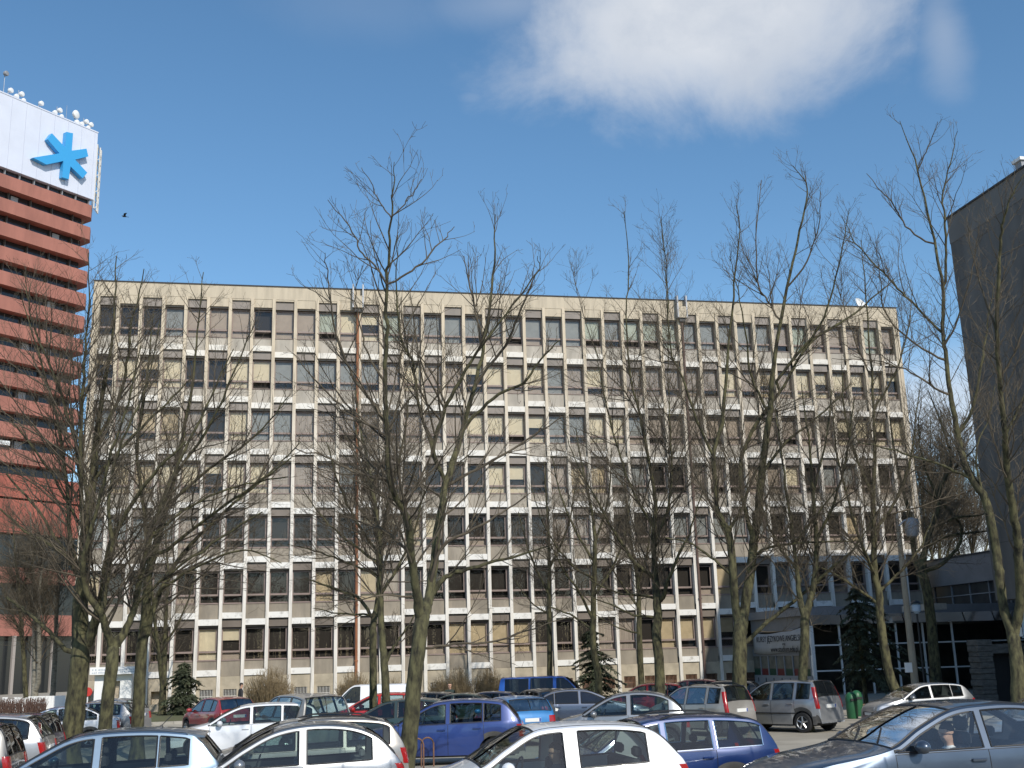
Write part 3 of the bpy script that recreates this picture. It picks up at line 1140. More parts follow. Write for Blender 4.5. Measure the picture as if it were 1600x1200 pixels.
def tree(label, depth, limbs, seed, dens=1.0, up=0.35, reach=1.0, bark=None, group='bare trees in the car park', spread=0.28, maxlvl=3, name='bare_tree', minr=0.0042):
    rs_ = random.Random(seed)
    first = limbs[0]
    x0, y0, w0 = first[0]
    foot = at(x0, y0, depth)
    gz = ground_z(foot[1])
    # run the trunk down to the ground
    b = foot.copy()
    b[2] = gz
    root = thing(name, label, 'tree', (foot[0], foot[1], gz), 0, group)
    trunk, crown = MB(), MB()
    tw = Twigger(seed, crown, dens, up, reach, minr, maxlvl)
    placed = []
    for li, L in enumerate(limbs):
        if li == 0:
            ds = [depth + 0.25 * k for k in range(len(L))]
        else:
            # start at the depth of the nearest traced point, drift away from it
            sx, sy = L[0][0], L[0][1]
            bd = min(placed, key=lambda q_: (q_[0] - sx) ** 2 + (q_[1] - sy) ** 2)[2] if placed else depth
            span = math.hypot(L[-1][0] - sx, L[-1][1] - sy) * depth / F_PX
            drift = rs_.choice((-1, 1)) * rs_.uniform(0.3, 1.0) * spread * span
            n = len(L) - 1
            ds = [bd + drift * (k / n) ** 1.1 for k in range(n + 1)]
        placed += [(p_[0], p_[1], d_) for p_, d_ in zip(L, ds)]
        P, rad = refine(L, ds, seed * 31 + li, 0.035)
        if li == 0:
            ext = np.array([b + (P[0] - b) * 0.0 + np.array([0, 0, -0.15]), b + np.array([0, 0, 0.12])])
            if P[0][2] > gz + 0.25:
                P = np.vstack([ext, P])
                rad = np.concatenate([[rad[0] * 1.5, rad[0] * 1.18], rad])
            else:
                P[0][2] = gz - 0.1
                rad[0] *= 1.35
        else:
            # grow out of the nearest limb already there
            dd = np.linalg.norm(wood[:, :3] - P[0], axis=1)
            k_ = int(np.argmin(dd))
            if dd[k_] < 1.2:
                P[0] = wood[k_, :3]
                rad[0] = min(rad[0] * 1.15, wood[k_, 3])
        fine = catmull(np.hstack([P, rad[:, None]]), 3)
        wood = fine if li == 0 else np.vstack([wood, fine])
        big = rad[0] > 0.05
        (trunk if big else crown).tube(P, rad, 10 if rad[0] > 0.09 else 6, 0, cap=True)
        tl = float(np.linalg.norm(np.diff(P, axis=0), axis=1).sum())
        tw.children([np.array(p_) for p_ in P], rad, tl, 1, 0.42 if li == 0 else 0.12)
    trunk.build('trunk', bark or BARK, root, 60)
    crown.build('crown', TWIG, root, 60)
    return root


tree('mossy thick tree with a low left bough, leftmost of three by the white saloon', 34.5, [
    [(106, 1190, 36), (118, 1100, 31), (125, 1030, 29), (126, 1000, 27), (125, 950, 24), (131, 890, 19), (135, 820, 16), (145, 750, 13), (150, 690, 10), (160, 620, 7), (176, 520, 4), (182, 400, 1.5)],
    [(136, 1012, 17), (149, 970, 15), (160, 930, 12), (170, 860, 10), (198, 800, 7), (240, 740, 5), (290, 690, 3)],
    [(110, 1024, 8), (70, 980, 6.5), (40, 955, 6), (10, 933, 4)],
    [(122, 900, 9), (105, 870, 8), (75, 850, 6), (40, 830, 4), (0, 795, 3)],
    [(120, 890, 9), (108, 830, 7), (105, 760, 6), (88, 650, 4.5), (62, 560, 3), (35, 470, 1.5)],
    [(131, 860, 8), (126, 720, 6), (130, 590, 4.5), (139, 490, 2.5), (138, 395, 1.2)],
    [(140, 790, 7), (120, 700, 5), (90, 600, 4), (50, 500, 2.5), (40, 430, 1.2)],
    [(150, 690, 7), (187, 620, 5.5), (200, 557, 4.5), (207, 503, 3), (225, 420, 1.5)],
    [(145, 750, 6), (200, 690, 4.5), (250, 640, 3.5), (300, 590, 2)],
    [(105, 870, 5), (60, 800, 4), (10, 740, 3)], [(130, 830, 5), (80, 740, 4), (20, 660, 2.5)]],
    101, 0.86, 0.27, 1.15)
tree('dark forked tree, middle one of the three by the white saloon', 33.5, [
    [(158, 1185, 23), (168, 1100, 20), (175, 1035, 19), (178, 1012, 18), (196, 985, 12), (210, 950, 10), (218, 910, 9), (235, 840, 7.5), (260, 770, 6), (290, 700, 4.5), (330, 620, 3), (365, 545, 1.5)],
    [(177, 1014, 13), (167, 985, 12), (156, 955, 11), (136, 925, 9), (130, 880, 8), (150, 800, 6), (170, 720, 4.5), (200, 630, 3), (220, 540, 1.5)],
    [(160, 960, 9), (165, 920, 8), (175, 850, 7), (170, 780, 5), (190, 690, 4), (230, 600, 2.5), (250, 500, 1.2)],
    [(212, 945, 5), (260, 900, 4), (330, 850, 3.5), (410, 800, 2.5)],
    [(235, 840, 5), (300, 790, 4), (370, 760, 3), (450, 745, 2)]],
    102, 0.86, 0.27, 1.15)
tree('straight tree with long right boughs, rightmost of three by the white saloon', 35.5, [
    [(214, 1180, 21), (216, 1100, 19), (222, 1010, 17), (228, 960, 15), (232, 900, 13), (244, 850, 11), (258, 800, 9), (274, 740, 7), (286, 680, 5.5), (300, 600, 4), (310, 500, 2.5), (318, 425, 1.2)],
    [(228, 1000, 9), (240, 950, 9), (258, 910, 7.5), (290, 860, 6), (350, 800, 4.5), (420, 740, 3), (470, 690, 1.5)],
    [(240, 930, 5), (300, 890, 4), (380, 860, 3), (440, 880, 1.5)],
    [(248, 870, 6), (310, 820, 5), (380, 770, 4), (455, 715, 2)],
    [(234, 890, 8), (225, 800, 6), (215, 700, 5), (228, 600, 3.5), (240, 490, 1.5)],
    [(262, 790, 5), (330, 730, 4), (400, 680, 3), (450, 620, 1.5)],
    [(274, 740, 5), (330, 660, 4), (370, 570, 2.5), (400, 500, 1.2)]],
    103, 0.86, 0.27, 1.15)
tree('big pale tree in the foreground, thick forked trunk in the middle of the picture', 23.5, [
    [(630, 1240, 30), (640, 1150, 26), (648, 1060, 24), (655, 1000, 23), (660, 965, 23), (667, 945, 17), (672, 925, 15), (679, 877, 13), (683, 833, 13), (692, 789, 12), (695, 760, 11), (712, 710, 9.5), (723, 670, 8), (742, 600, 6.5), (757, 530, 5), (770, 430, 3.5), (774, 335, 1.2)],
    [(657, 968, 17), (650, 920, 14), (643, 877, 13), (640, 833, 12), (632, 800, 11), (619, 777, 10), (609, 748, 9), (604, 665, 8), (601, 597, 7), (603, 528, 6), (606, 436, 5), (609, 390, 4), (613, 322, 2.8), (616, 253, 1)],
    [(698, 755, 7), (677, 704, 8), (692, 650, 6.5), (705, 620, 6), (746, 551, 4.5), (790, 490, 3), (838, 427, 2), (840, 400, 1)],
    [(677, 704, 6), (655, 636, 5), (645, 570, 4.5), (628, 530, 4), (618, 450, 2.5), (622, 367, 1)],
    [(723, 668, 6), (770, 622, 5), (819, 597, 4), (845, 560, 3), (874, 532, 1.5)],
    [(742, 600, 5), (790, 540, 4), (815, 480, 3), (838, 427, 1.5)],
    [(604, 660, 5), (575, 620, 4.5), (545, 578, 4), (522, 505, 3), (512, 432, 2), (508, 395, 1)],
    [(603, 680, 4.5), (575, 662, 4), (554, 652, 3.5), (499, 601, 2.5), (457, 551, 1.2)],
    [(606, 446, 3.5), (585, 415, 3), (563, 390, 2.5), (545, 354, 2), (512, 312, 1)],
    [(609, 445, 3.5), (650, 418, 3), (687, 381, 2.2), (710, 354, 1)],
    [(613, 340, 2.4), (595, 318, 2), (581, 290, 1.5), (565, 262, 0.9)],
    [(613, 340, 2.2), (641, 308, 1.8), (659, 280, 0.9)],
    [(672, 932, 11), (692, 906, 8), (712, 894, 7), (756, 882, 5), (800, 871, 4), (858, 853, 2)],
    [(670, 915, 6), (692, 853, 5), (741, 827, 4), (785, 801, 3), (829, 770, 1.5)],
    [(664, 1014, 4), (698, 1008, 3.5), (771, 1002, 3), (829, 984, 2.2), (887, 964, 1.2)],
    [(637, 859, 5), (596, 827, 4), (561, 815, 3), (523, 798, 1.5)],
    [(643, 935, 4), (600, 930, 3), (550, 940, 2), (500, 935, 1)],
    [(609, 748, 5), (560, 740, 4), (510, 715, 3), (460, 700, 1.5)],
    [(695, 760, 5), (760, 725, 4), (820, 690, 3), (880, 650, 1.5)],
    [(757, 530, 3.5), (735, 450, 2.5), (725, 400, 1.2)], [(600, 597, 4), (570, 540, 3), (556, 470, 2), (560, 420, 1)]],
    104, 0.85, 0.36, 1.0)
tree('slim tree left of the foreground tree, the left one of a close pair', 38.0, [
    [(584, 1150, 14), (583, 1080, 12), (583, 1000, 11), (584, 970, 10), (592, 935, 10), (594, 877, 9), (596, 842, 8), (602, 812, 7), (615, 750, 5), (630, 690, 3.5), (640, 620, 1.5)],
    [(582, 966, 6), (561, 935, 5), (532, 923, 4), (480, 905, 2)],
    [(594, 870, 5), (560, 820, 4), (530, 760, 3), (510, 690, 1.5)],
    [(596, 842, 5), (580, 770, 4), (560, 690, 2.5), (550, 620, 1.2)],
    [(586, 960, 4), (540, 960, 3), (490, 950, 1.5)],
    [(592, 900, 4), (545, 880, 3), (490, 860, 2), (450, 850, 1)]],
    105, 1.35, 0.28, 1.2)
tree('slim dark tree, the right one of a close pair left of the foreground tree', 36.5, [
    [(606, 1160, 16), (603, 1090, 13), (600, 1030, 12), (596, 985, 10), (595, 940, 9), (592, 880, 8), (590, 820, 6.5), (580, 750, 5), (568, 690, 3.5), (555, 610, 1.5)],
    [(604, 1036, 5), (612, 1015, 4.5), (627, 995, 3.5), (648, 960, 1.8)],
    [(595, 930, 5), (625, 880, 4), (650, 820, 3), (665, 760, 1.5)],
    [(592, 880, 4.5), (550, 850, 3.5), (505, 810, 2.5), (470, 760, 1.2)]],
    106, 1.3, 0.28, 1.2)
tree('dark slender tree standing in front of the spruce', 56.0, [
    [(936, 1086, 12), (934, 1052, 11), (927, 1011, 10), (927, 964, 9), (929, 891, 7.5), (929, 833, 6), (923, 789, 4.5), (910, 730, 3), (900, 670, 1.2)],
    [(926, 968, 5), (905, 925, 4), (880, 890, 3), (860, 850, 1.5)],
    [(928, 930, 5), (955, 890, 4), (975, 840, 3), (985, 780, 1.5)],
    [(929, 880, 4.5), (900, 830, 3.5), (875, 770, 2.5), (860, 700, 1.2)],
    [(927, 985, 4), (890, 960, 3), (850, 945, 1.5)],
    [(929, 850, 4), (950, 780, 3), (955, 700, 1.5)], [(929, 905, 4), (890, 880, 3), (850, 820, 2), (830, 760, 1)]],
    107, 1.0, 0.26, 1.3)
tree('dark trunked tree rising behind the silver three door hatchback', 43.5, [
    [(1033, 1118, 19), (1032, 1090, 17), (1031, 1052, 15.5), (1026, 993, 14.5), (1028, 964, 13.5), (1026, 929, 12.5), (1024, 900, 10), (1022, 871, 8.5), (1022, 818, 7.5), (1024, 783, 6), (1014, 720, 5), (1000, 650, 4), (985, 590, 3), (978, 493, 2.2), (982, 427, 1.8), (976, 330, 0.9)],
    [(1024, 908, 7), (1013, 895, 6.5), (990, 877, 6), (967, 842, 5), (950, 815, 4), (937, 789, 3), (900, 720, 1.8), (880, 660, 1)],
    [(1029, 940, 9), (1037, 930, 8), (1042, 911, 6), (1060, 868, 4.5), (1077, 833, 3), (1100, 760, 1.5)],
    [(1022, 850, 5), (1045, 790, 4), (1050, 720, 3), (1045, 640, 2), (1044, 541, 1.6), (1040, 427, 1.2), (1031, 338, 0.8)],
    [(1022, 825, 5), (990, 770, 4), (965, 700, 3), (945, 620, 2), (930, 540, 1)],
    [(1026, 935, 5), (1000, 930, 4), (960, 925, 3), (920, 905, 1.5)],
    [(1028, 965, 4.5), (990, 960, 3.5), (955, 945, 2.5), (915, 930, 1.2)],
    [(1002, 655, 3), (975, 610, 2.5), (940, 570, 1.8), (905, 470, 1.2), (895, 420, 0.8)]],
    108, 0.95, 0.32, 1.15)
tree('tall tree with twin upright limbs behind the blue estate car', 40.0, [
    [(1157, 1128, 27), (1155, 1107, 24), (1156, 1037, 23), (1156, 993, 22), (1158, 972, 22), (1163, 955, 16), (1168, 923, 15.5), (1175, 877, 14.5), (1178, 842, 14), (1185, 795, 13), (1188, 758, 12), (1199, 670, 10), (1204, 639, 9), (1210, 559, 6.5), (1230, 449, 4.5), (1250, 360, 3.4), (1261, 294, 2.2), (1239, 259, 0.9)],
    [(1154, 972, 16), (1150, 949, 13), (1146, 906, 12.5), (1143, 862, 12), (1137, 830, 11.5), (1121, 798, 8.5), (1119, 765, 7.5), (1115, 709, 7), (1128, 661, 6), (1137, 559, 4.2), (1146, 462, 3), (1155, 360, 1.8), (1150, 320, 0.9)],
    [(1138, 828, 6), (1152, 808, 4.5), (1165, 780, 3), (1170, 740, 1.5)],
    [(1115, 712, 5), (1090, 660, 4.5), (1066, 590, 3.5), (1048, 541, 2.5), (1042, 427, 1.6), (1033, 338, 0.9)],
    [(1177, 845, 8), (1165, 800, 7), (1157, 758, 6.5), (1159, 714, 6.5), (1177, 670, 6), (1199, 639, 5.5), (1225, 603, 4.5), (1265, 537, 4), (1336, 489, 3), (1398, 435, 1.5)],
    [(1206, 605, 5), (1240, 560, 4.5), (1270, 525, 4), (1292, 484, 3), (1314, 396, 2), (1327, 325, 0.9)],
    [(1217, 500, 3.5), (1200, 470, 3), (1186, 449, 2.8), (1181, 383, 2), (1190, 281, 0.9)],
    [(1164, 1006, 7), (1185, 985, 6.5), (1200, 971, 6), (1238, 941, 5), (1270, 915, 4), (1300, 890, 2)],
    [(1180, 868, 6), (1200, 856, 4.5), (1258, 847, 3.5), (1340, 845, 1.8)],
    [(1146, 900, 5), (1110, 870, 4), (1080, 850, 3), (1040, 840, 1.5)],
    [(1190, 740, 5), (1230, 690, 4), (1280, 650, 3), (1330, 600, 1.5)],
    [(1203, 650, 4), (1175, 590, 3.5), (1165, 520, 2.5), (1150, 440, 1.5), (1140, 400, .9)],
    [(1230, 449, 3), (1260, 410, 2.5), (1280, 350, 1.5), (1282, 300, .9)]],
    109, 0.9, 0.36, 1.0)
tree('mossy tree in front of the silver boxy hatchback by the lobby banner', 39.5, [
    [(1259, 1134, 24), (1257, 1115, 16), (1254, 1052, 14.5), (1258, 993, 14), (1258, 966, 13.5), (1267, 935, 10), (1273, 900, 9), (1276, 847, 7.5), (1270, 775, 5.5), (1265, 700, 3.5), (1252, 600, 1.2)],
    [(1256, 962, 10), (1251, 941, 9), (1244, 882, 6.5), (1236, 818, 5), (1225, 740, 3.5), (1212, 640, 1.2)],
    [(1272, 910, 6), (1300, 888, 4.5), (1340, 850, 2.5), (1370, 800, 1.2)],
    [(1245, 890, 5), (1215, 850, 4), (1190, 790, 2.5), (1180, 730, 1.2)],
    [(1276, 845, 5), (1305, 780, 4), (1325, 700, 3), (1335, 620, 1.5)],
    [(1270, 775, 4), (1290, 690, 3), (1300, 610, 1.5)], [(1240, 850, 4), (1280, 800, 3), (1310, 760, 1.5)]],
    110, 1.1, 0.26, 1.2)
tree('leaning mossy tree rising behind the grey saloon', 44.0, [
    [(1408, 1112, 17), (1400, 1080, 15.5), (1390, 1054, 14.5), (1381, 1008, 13.5), (1375, 960, 12.5), (1374, 930, 11.5), (1367, 895, 10), (1365, 825, 8.5), (1364, 775, 7.5), (1367, 712, 5.5), (1365, 640, 4.2), (1360, 560, 3.2), (1352, 450, 2), (1345, 375, 0.9)],
    [(1370, 905, 6), (1350, 860, 5), (1330, 800, 4), (1310, 720, 2.5), (1300, 640, 1.2)],
    [(1366, 830, 6), (1395, 790, 5), (1420, 730, 4), (1430, 660, 2.5), (1440, 590, 1.2)],
    [(1372, 925, 5), (1410, 890, 4), (1440, 850, 3), (1460, 800, 1.5)],
    [(1365, 780, 5), (1340, 720, 4), (1320, 650, 3), (1315, 570, 1.5)],
    [(1365, 640, 3.5), (1400, 580, 2.8), (1420, 510, 1.8), (1425, 450, .9)],
    [(1374, 945, 5), (1340, 920, 4), (1300, 895, 3), (1260, 880, 1.5)],
    [(1362, 590, 3), (1335, 530, 2.5), (1315, 470, 1.5), (1300, 420, .9)]],
    111, 1.08, 0.28, 1.2)
tree('crooked old tree with twisted boughs in front of the lobby glass', 57.0, [
    [(1463, 1072, 20), (1461, 1040, 17), (1457, 1000, 16), (1450, 930, 15), (1441, 890, 14), (1445, 860, 9), (1457, 825, 7), (1467, 792, 6.5), (1468, 765, 6), (1480, 740, 5.5), (1486, 715, 4), (1470, 660, 3), (1450, 610, 1.5)],
    [(1442, 892, 9), (1465, 885, 7), (1482, 872, 5.5), (1499, 850, 5), (1501, 822, 4.5), (1485, 800, 4), (1470, 785, 3), (1440, 760, 1.5)],
    [(1440, 890, 11), (1430, 872, 9), (1420, 800, 6), (1400, 720, 4), (1390, 650, 2)],
    [(1446, 855, 5), (1480, 838, 4), (1520, 832, 3), (1545, 830, 1.5)],
    [(1458, 825, 5), (1490, 810, 4), (1530, 805, 2.5), (1545, 800, 1.2)],
    [(1467, 780, 4), (1445, 730, 3), (1435, 670, 2), (1440, 620, 1)],
    [(1480, 742, 4), (1510, 715, 3), (1530, 690, 1.5)]],
    112, 1.25, 0.22, 0.9)
tree('large two stemmed tree on the right, standing in front of the dark building', 33.5, [
    [(1593, 1100, 27), (1590, 1050, 22), (1586, 1010, 20), (1581, 985, 19), (1568, 950, 14.5), (1562, 900, 14.5), (1558, 870, 14), (1548, 812, 13.5), (1538, 778, 13), (1520, 750, 12.5), (1508, 725, 11), (1500, 700, 10), (1496, 672, 9), (1484, 613, 7.5), (1477, 548, 6.5), (1473, 518, 6), (1473, 448, 5), (1459, 375, 4), (1434, 267, 2.6), (1406, 189, 0.9)],
    [(1583, 992, 17), (1594, 945, 15), (1592, 880, 14), (1588, 825, 13), (1577, 762, 11.5), (1572, 712, 10), (1570, 678, 9), (1562, 592, 7.5), (1558, 518, 6.5), (1561, 405, 5), (1567, 353, 4), (1576, 320, 2.8), (1600, 272, 1.2)],
    [(1474, 455, 4.5), (1478, 410, 4), (1477, 345, 3.2), (1472, 310, 2.6), (1485, 255, 1.8), (1496, 205, 0.9)],
    [(1473, 522, 4.2), (1423, 470, 3.6), (1389, 436, 3), (1337, 379, 2), (1315, 336, 0.9)],
    [(1477, 566, 4), (1423, 531, 3.2), (1384, 492, 2.5), (1376, 440, 1.6), (1370, 380, 0.9)],
    [(1478, 618, 4), (1432, 587, 3), (1380, 566, 2), (1300, 560, 0.9)],
    [(1455, 384, 3.2), (1415, 353, 2.6), (1397, 323, 2.2), (1354, 271, 0.9)],
    [(1497, 678, 6), (1519, 640, 5), (1536, 557, 4), (1545, 490, 2.2), (1560, 430, 1)],
    [(1520, 748, 6), (1490, 735, 5), (1450, 720, 4), (1400, 705, 3), (1340, 690, 1.5)],
    [(1538, 775, 5), (1525, 710, 3), (1545, 650, 2), (1555, 600, 1)],
    [(1558, 518, 4), (1540, 470, 3), (1520, 400, 2), (1510, 340, 1)],
    [(1562, 592, 4), (1590, 540, 3), (1610, 480, 2)], [(1477, 540, 3.4), (1500, 490, 2.6), (1520, 420, 1.8), (1530, 350, 1)],
    [(1434, 267, 2), (1450, 230, 1.6), (1465, 190, .9)], [(1570, 680, 5), (1600, 620, 3.5), (1620, 560, 2)]],
    113, 0.85, 0.34, 0.95)
# thin ones on the lawn and beyond
tree('small forked tree beside the dark spruce near the entrance porch', 60.5, [
    [(253, 1112, 12), (256, 1060, 10), (257, 1010, 8), (260, 950, 6), (262, 890, 4), (258, 820, 2), (262, 770, 1)],
    [(254, 1075, 8), (248, 1020, 6), (241, 960, 4.5), (236, 890, 3), (238, 830, 1)],
    [(257, 1010, 4), (285, 960, 3), (305, 900, 1.5)], [(248, 1010, 4), (225, 960, 3), (210, 900, 1.5)]], 114, 1.1, 0.3, 1.0, group='slim trees on the lawn')
tree('thin straight tree behind the blue van', 60.0, [
    [(859, 1090, 10), (859, 1051, 8.5), (858, 964, 7.5), (858, 877, 5.5), (855, 800, 3.5), (850, 720, 1.2)],
    [(858, 930, 4), (830, 870, 3), (810, 800, 1.5)], [(858, 890, 4), (885, 830, 3), (900, 760, 1.5)], [(858, 960, 3), (830, 940, 2), (800, 900, 1)]], 115, 1.15, 0.3, 1.1, group='slim trees on the lawn')
tree('thin grey tree standing between the spruce and the dark trunked tree', 57.5, [
    [(1003, 1090, 11), (1002, 1063, 10), (999, 993, 8.5), (998, 940, 7.5), (996, 906, 6), (985, 840, 4), (978, 780, 2), (975, 720, 1)],
    [(998, 950, 4), (970, 910, 3), (945, 870, 1.5)], [(997, 915, 4), (1012, 860, 3), (1020, 790, 1.5)], [(999, 990, 3), (965, 980, 2), (930, 960, 1)]], 116, 1.15, 0.3, 1.1, group='slim trees on the lawn')
tree('thin leaning tree at the far left in front of the white fence', 74.0, [
    [(41, 1092, 8), (38, 1050, 7), (35, 1000, 6), (29, 920, 4.5), (22, 850, 2), (20, 800, 1)],
    [(35, 1000, 3), (15, 950, 2), (0, 900, 1)], [(30, 930, 3), (50, 880, 2), (60, 820, 1)]], 117, 1.5, 0.3, 1.3, group='slim trees by the tower')
tree('pale birch with twin white stems in front of the tower', 76.0, [
    [(54, 1092, 11), (55, 1040, 10), (55, 980, 9), (54, 930, 6), (50, 870, 4), (48, 800, 1.5)],
    [(60, 1080, 8), (61, 1010, 7), (60, 940, 5), (66, 880, 3), (70, 820, 1)], [(55, 960, 3), (30, 900, 2), (10, 850, 1)]], 118, 1.3, 0.3, 1.2, bark=PALEBARK, group='slim trees by the tower', name='birch_tree')
tree('pale single stemmed birch right of the twin stemmed one', 77.0, [
    [(82, 1092, 9), (84, 1060, 8), (87, 1000, 7), (89, 950, 6), (93, 905, 4), (95, 850, 2), (94, 800, 1)],
    [(88, 960, 3), (70, 920, 2), (60, 870, 1)], [(90, 930, 3), (105, 890, 2), (112, 840, 1)]], 119, 1.3, 0.3, 1.2, bark=PALEBARK, group='slim trees by the tower', name='birch_tree')
for (px, top_, d_, sd_, lab) in ((1470, 640, 98, 120, 'distant bare tree behind the gap right of the office block'), (1520, 700, 104, 121, 'distant bare tree nearest the dark building, seen through the gap'),
                                 (1440, 690, 101, 122, 'distant bare tree just behind the right end of the office block')):
    hh = 1040 - top_
    def pt(u, v_, w_): return (px + u, 1040 - hh * v_, w_)
    tree(lab, d_, [[pt(0, 0, 7), pt(2, 0.2, 6), pt(-2, 0.45, 5), pt(3, 0.7, 3), pt(0, 1.0, 0.8)],
                   [pt(1, 0.3, 4), pt(-20, 0.5, 3), pt(-34, 0.75, 1.5), pt(-40, 0.9, 0.7)], [pt(0, 0.35, 4), pt(22, 0.55, 3), pt(34, 0.8, 1.5), pt(38, 0.95, 0.7)],
                   [pt(0, 0.5, 3), pt(-14, 0.75, 2), pt(-16, 0.97, 0.7)], [pt(0, 0.5, 3), pt(15, 0.8, 2), pt(14, 1.0, 0.7)]],
         sd_, 1.0, 0.35, 1.2, group='distant trees in the gap', minr=0.011)

# spruces
NEEDLE = material('spruce_needles', (0.036, 0.048, 0.026), 0.8, color2=(0.085, 0.098, 0.05), var=0.3, scale=2.0)


def spruce(label, px, py, d_, height, radius, seed, droop=0.25, base_gap=0.1, n_whorl=11):
    rs_ = random.Random(seed)
    p = at(px, py, d_)
    gz = ground_z(p[1])
    root = thing('spruce_tree', label, 'tree', (p[0], p[1], gz), 0, 'spruces by the building')
    mb_ = MB()
    mb_.tube([(p[0], p[1], gz - 0.1), (p[0], p[1], gz + height * 0.5), (p[0], p[1], gz + height)], [0.05 + height * 0.014, 0.03 + height * 0.007, 0.01], 8)
    mb_.build('trunk', BARK, root, 60)
    cr = MB()
    for w_ in range(n_whorl * 2):
        t = 0.5 * (w_ + rs_.uniform(-0.7, 0.7)) / n_whorl
        z = gz + height * (base_gap + (0.98 - base_gap) * max(0, t))
        L0 = radius * (1 - max(0, t)) ** 0.62 + 0.12
        nb = rs_.randint(4, 7)
        for b_ in range(nb):
            a = 2 * math.pi * (b_ + rs_.random()) / nb
            L = L0 * rs_.uniform(0.3, 1.3) * (0.85 + 0.3 * math.sin(a + seed) + 0.2 * math.sin(3 * a + w_ * 0.4))
            P = []
            for k in range(6):
                s = k / 5
                P.append(np.array([p[0] + math.cos(a) * L * s, p[1] + math.sin(a) * L * s, z - droop * L * s * s + 0.12 * L * s ** 3 + rs_.gauss(0, 0.02)]))
            cr.tube(P, [0.016, 0.013, 0.011, 0.009, 0.006, 0.004], 3, 0, cap=False)
            for k in range(int(20 + L * 42)):
                s = rs_.uniform(0.12, 1.0)
                i = min(4, int(s * 5))
                q_ = P[i] + (P[i + 1] - P[i]) * (s * 5 - i)
                ta = a + rs_.choice((-1, 1)) * rs_.uniform(0.4, 1.25)
                ln = rs_.uniform(0.14, 0.40) * (1.15 - 0.5 * s)
                dz = -ln * rs_.uniform(0.1, 0.9)
                e = q_ + np.array([math.cos(ta) * ln, math.sin(ta) * ln, dz])
                sd2 = np.array([-math.sin(ta), math.cos(ta), rs_.uniform(-0.6, 0.6)]) * rs_.uniform(0.02, 0.05)
                mid = (q_ + e) / 2
                cr.add([q_, mid + sd2, e, mid - sd2], [(0, 1, 2, 3)])
    cr.build('crown', NEEDLE, root)
    return root


spruce('small dark spruce left of the office block plinth beside the forked tree', 286, 1100, 60.0, 3.0, 1.3, 201, 0.5)
spruce('broad dark spruce behind the blue van', 928, 1085, 60.0, 4.3, 1.75, 202, 0.45)
spruce('tall drooping spruce in front of the lobby glass', 1352, 1085, 57.0, 6.3, 2.5, 203, 0.6, 0.25)

# bare shrubs along the plinth
SHRUB = material('tan_twigs', (0.20, 0.15, 0.085), 0.95, var=0.25, scale=2)
for (px, d_, w_, h_, sd_, lab) in ((421, 61.5, 1.45, 2.2, 301, 'big rounded tan bare shrub against the plinth'), (553, 62.0, 1.1, 1.9, 302, 'tan bare shrub behind the white van'),
                                   (690, 62.5, 0.8, 1.5, 303, 'low tan shrub right of the foreground trunk'), (716, 62.5, 0.9, 1.9, 304, 'tan shrub above the row of dark cars'),
                                   (764, 63, 0.95, 1.9, 305, 'tan shrub just left of the blue van'), (610, 62, 0.9, 1.5, 306, 'tan shrub behind the close pair of slim trees'),
                                   (1012, 62, 0.7, 1.0, 307, 'low tan shrub behind the red roofed car')):
    p = at(px, 1085, d_)
    gz = ground_z(p[1])
    s_ = thing('bare_shrub', lab, 'shrub', (p[0], p[1], gz), 0, 'bare shrubs along the plinth')
    rs_ = random.Random(sd_)
    mb = MB()
    for k in range(int(520 * w_)):
        a = rs_.uniform(0, 2 * math.pi)
        rr_ = w_ * math.sqrt(rs_.random())
        r0 = rr_ * 0.25
        hh = 1.12 * h_ * (1 - 0.45 * (rr_ / w_) ** 2) * rs_.uniform(0.5, 1.05)
        P = [np.array([p[0] + math.cos(a) * (r0 + (rr_ - r0) * s ** 0.8) + rs_.gauss(0, 0.03), p[1] + math.sin(a) * (r0 + (rr_ - r0) * s ** 0.8) * 0.7, gz + hh * s]) for s in (0, 0.33, 0.66, 1.0)]
        mb.tube(P, [0.011, 0.009, 0.008, 0.006], 3, 0, cap=False)
        for _ in range(2):
            q_ = P[2] + (P[3] - P[2]) * rs_.random()
            e = q_ + np.array([rs_.gauss(0, 0.13), rs_.gauss(0, 0.1), rs_.uniform(0.08, 0.28)])
            mb.tube([q_, (q_ + e) / 2 + 0.01, e], [0.007, 0.006, 0.005], 3, 0, cap=False)
    mb.build('stems', SHRUB, s_)
# reddish hedge far left
p0_, p1_ = at(-25, 1095, 68), at(72, 1095, 68)
hedge = thing('bare_hedge', 'low reddish brown bare hedge at the far left', 'hedge', ((p0_[0] + p1_[0]) / 2, (p0_[1] + p1_[1]) / 2, ground_z(-3)))
rs_ = random.Random(9)
mb = MB()
for k in range(900):
    t = rs_.random()
    q_ = p0_ + (p1_ - p0_) * t
    b_ = np.array([q_[0], q_[1] + rs_.uniform(-0.4, 0.4), ground_z(-3)])
    e = b_ + np.array([rs_.gauss(0, 0.12), rs_.gauss(0, 0.1), rs_.uniform(0.55, 1.05)])
    mb.tube([b_, (b_ + e) / 2 + np.array([rs_.gauss(0, 0.04), 0, 0]), e], [0.013, 0.011, 0.009], 3, 0, cap=False)
mb.build('stems', material('reddish_twigs', (0.11, 0.065, 0.05), 0.95, var=0.2), hedge)

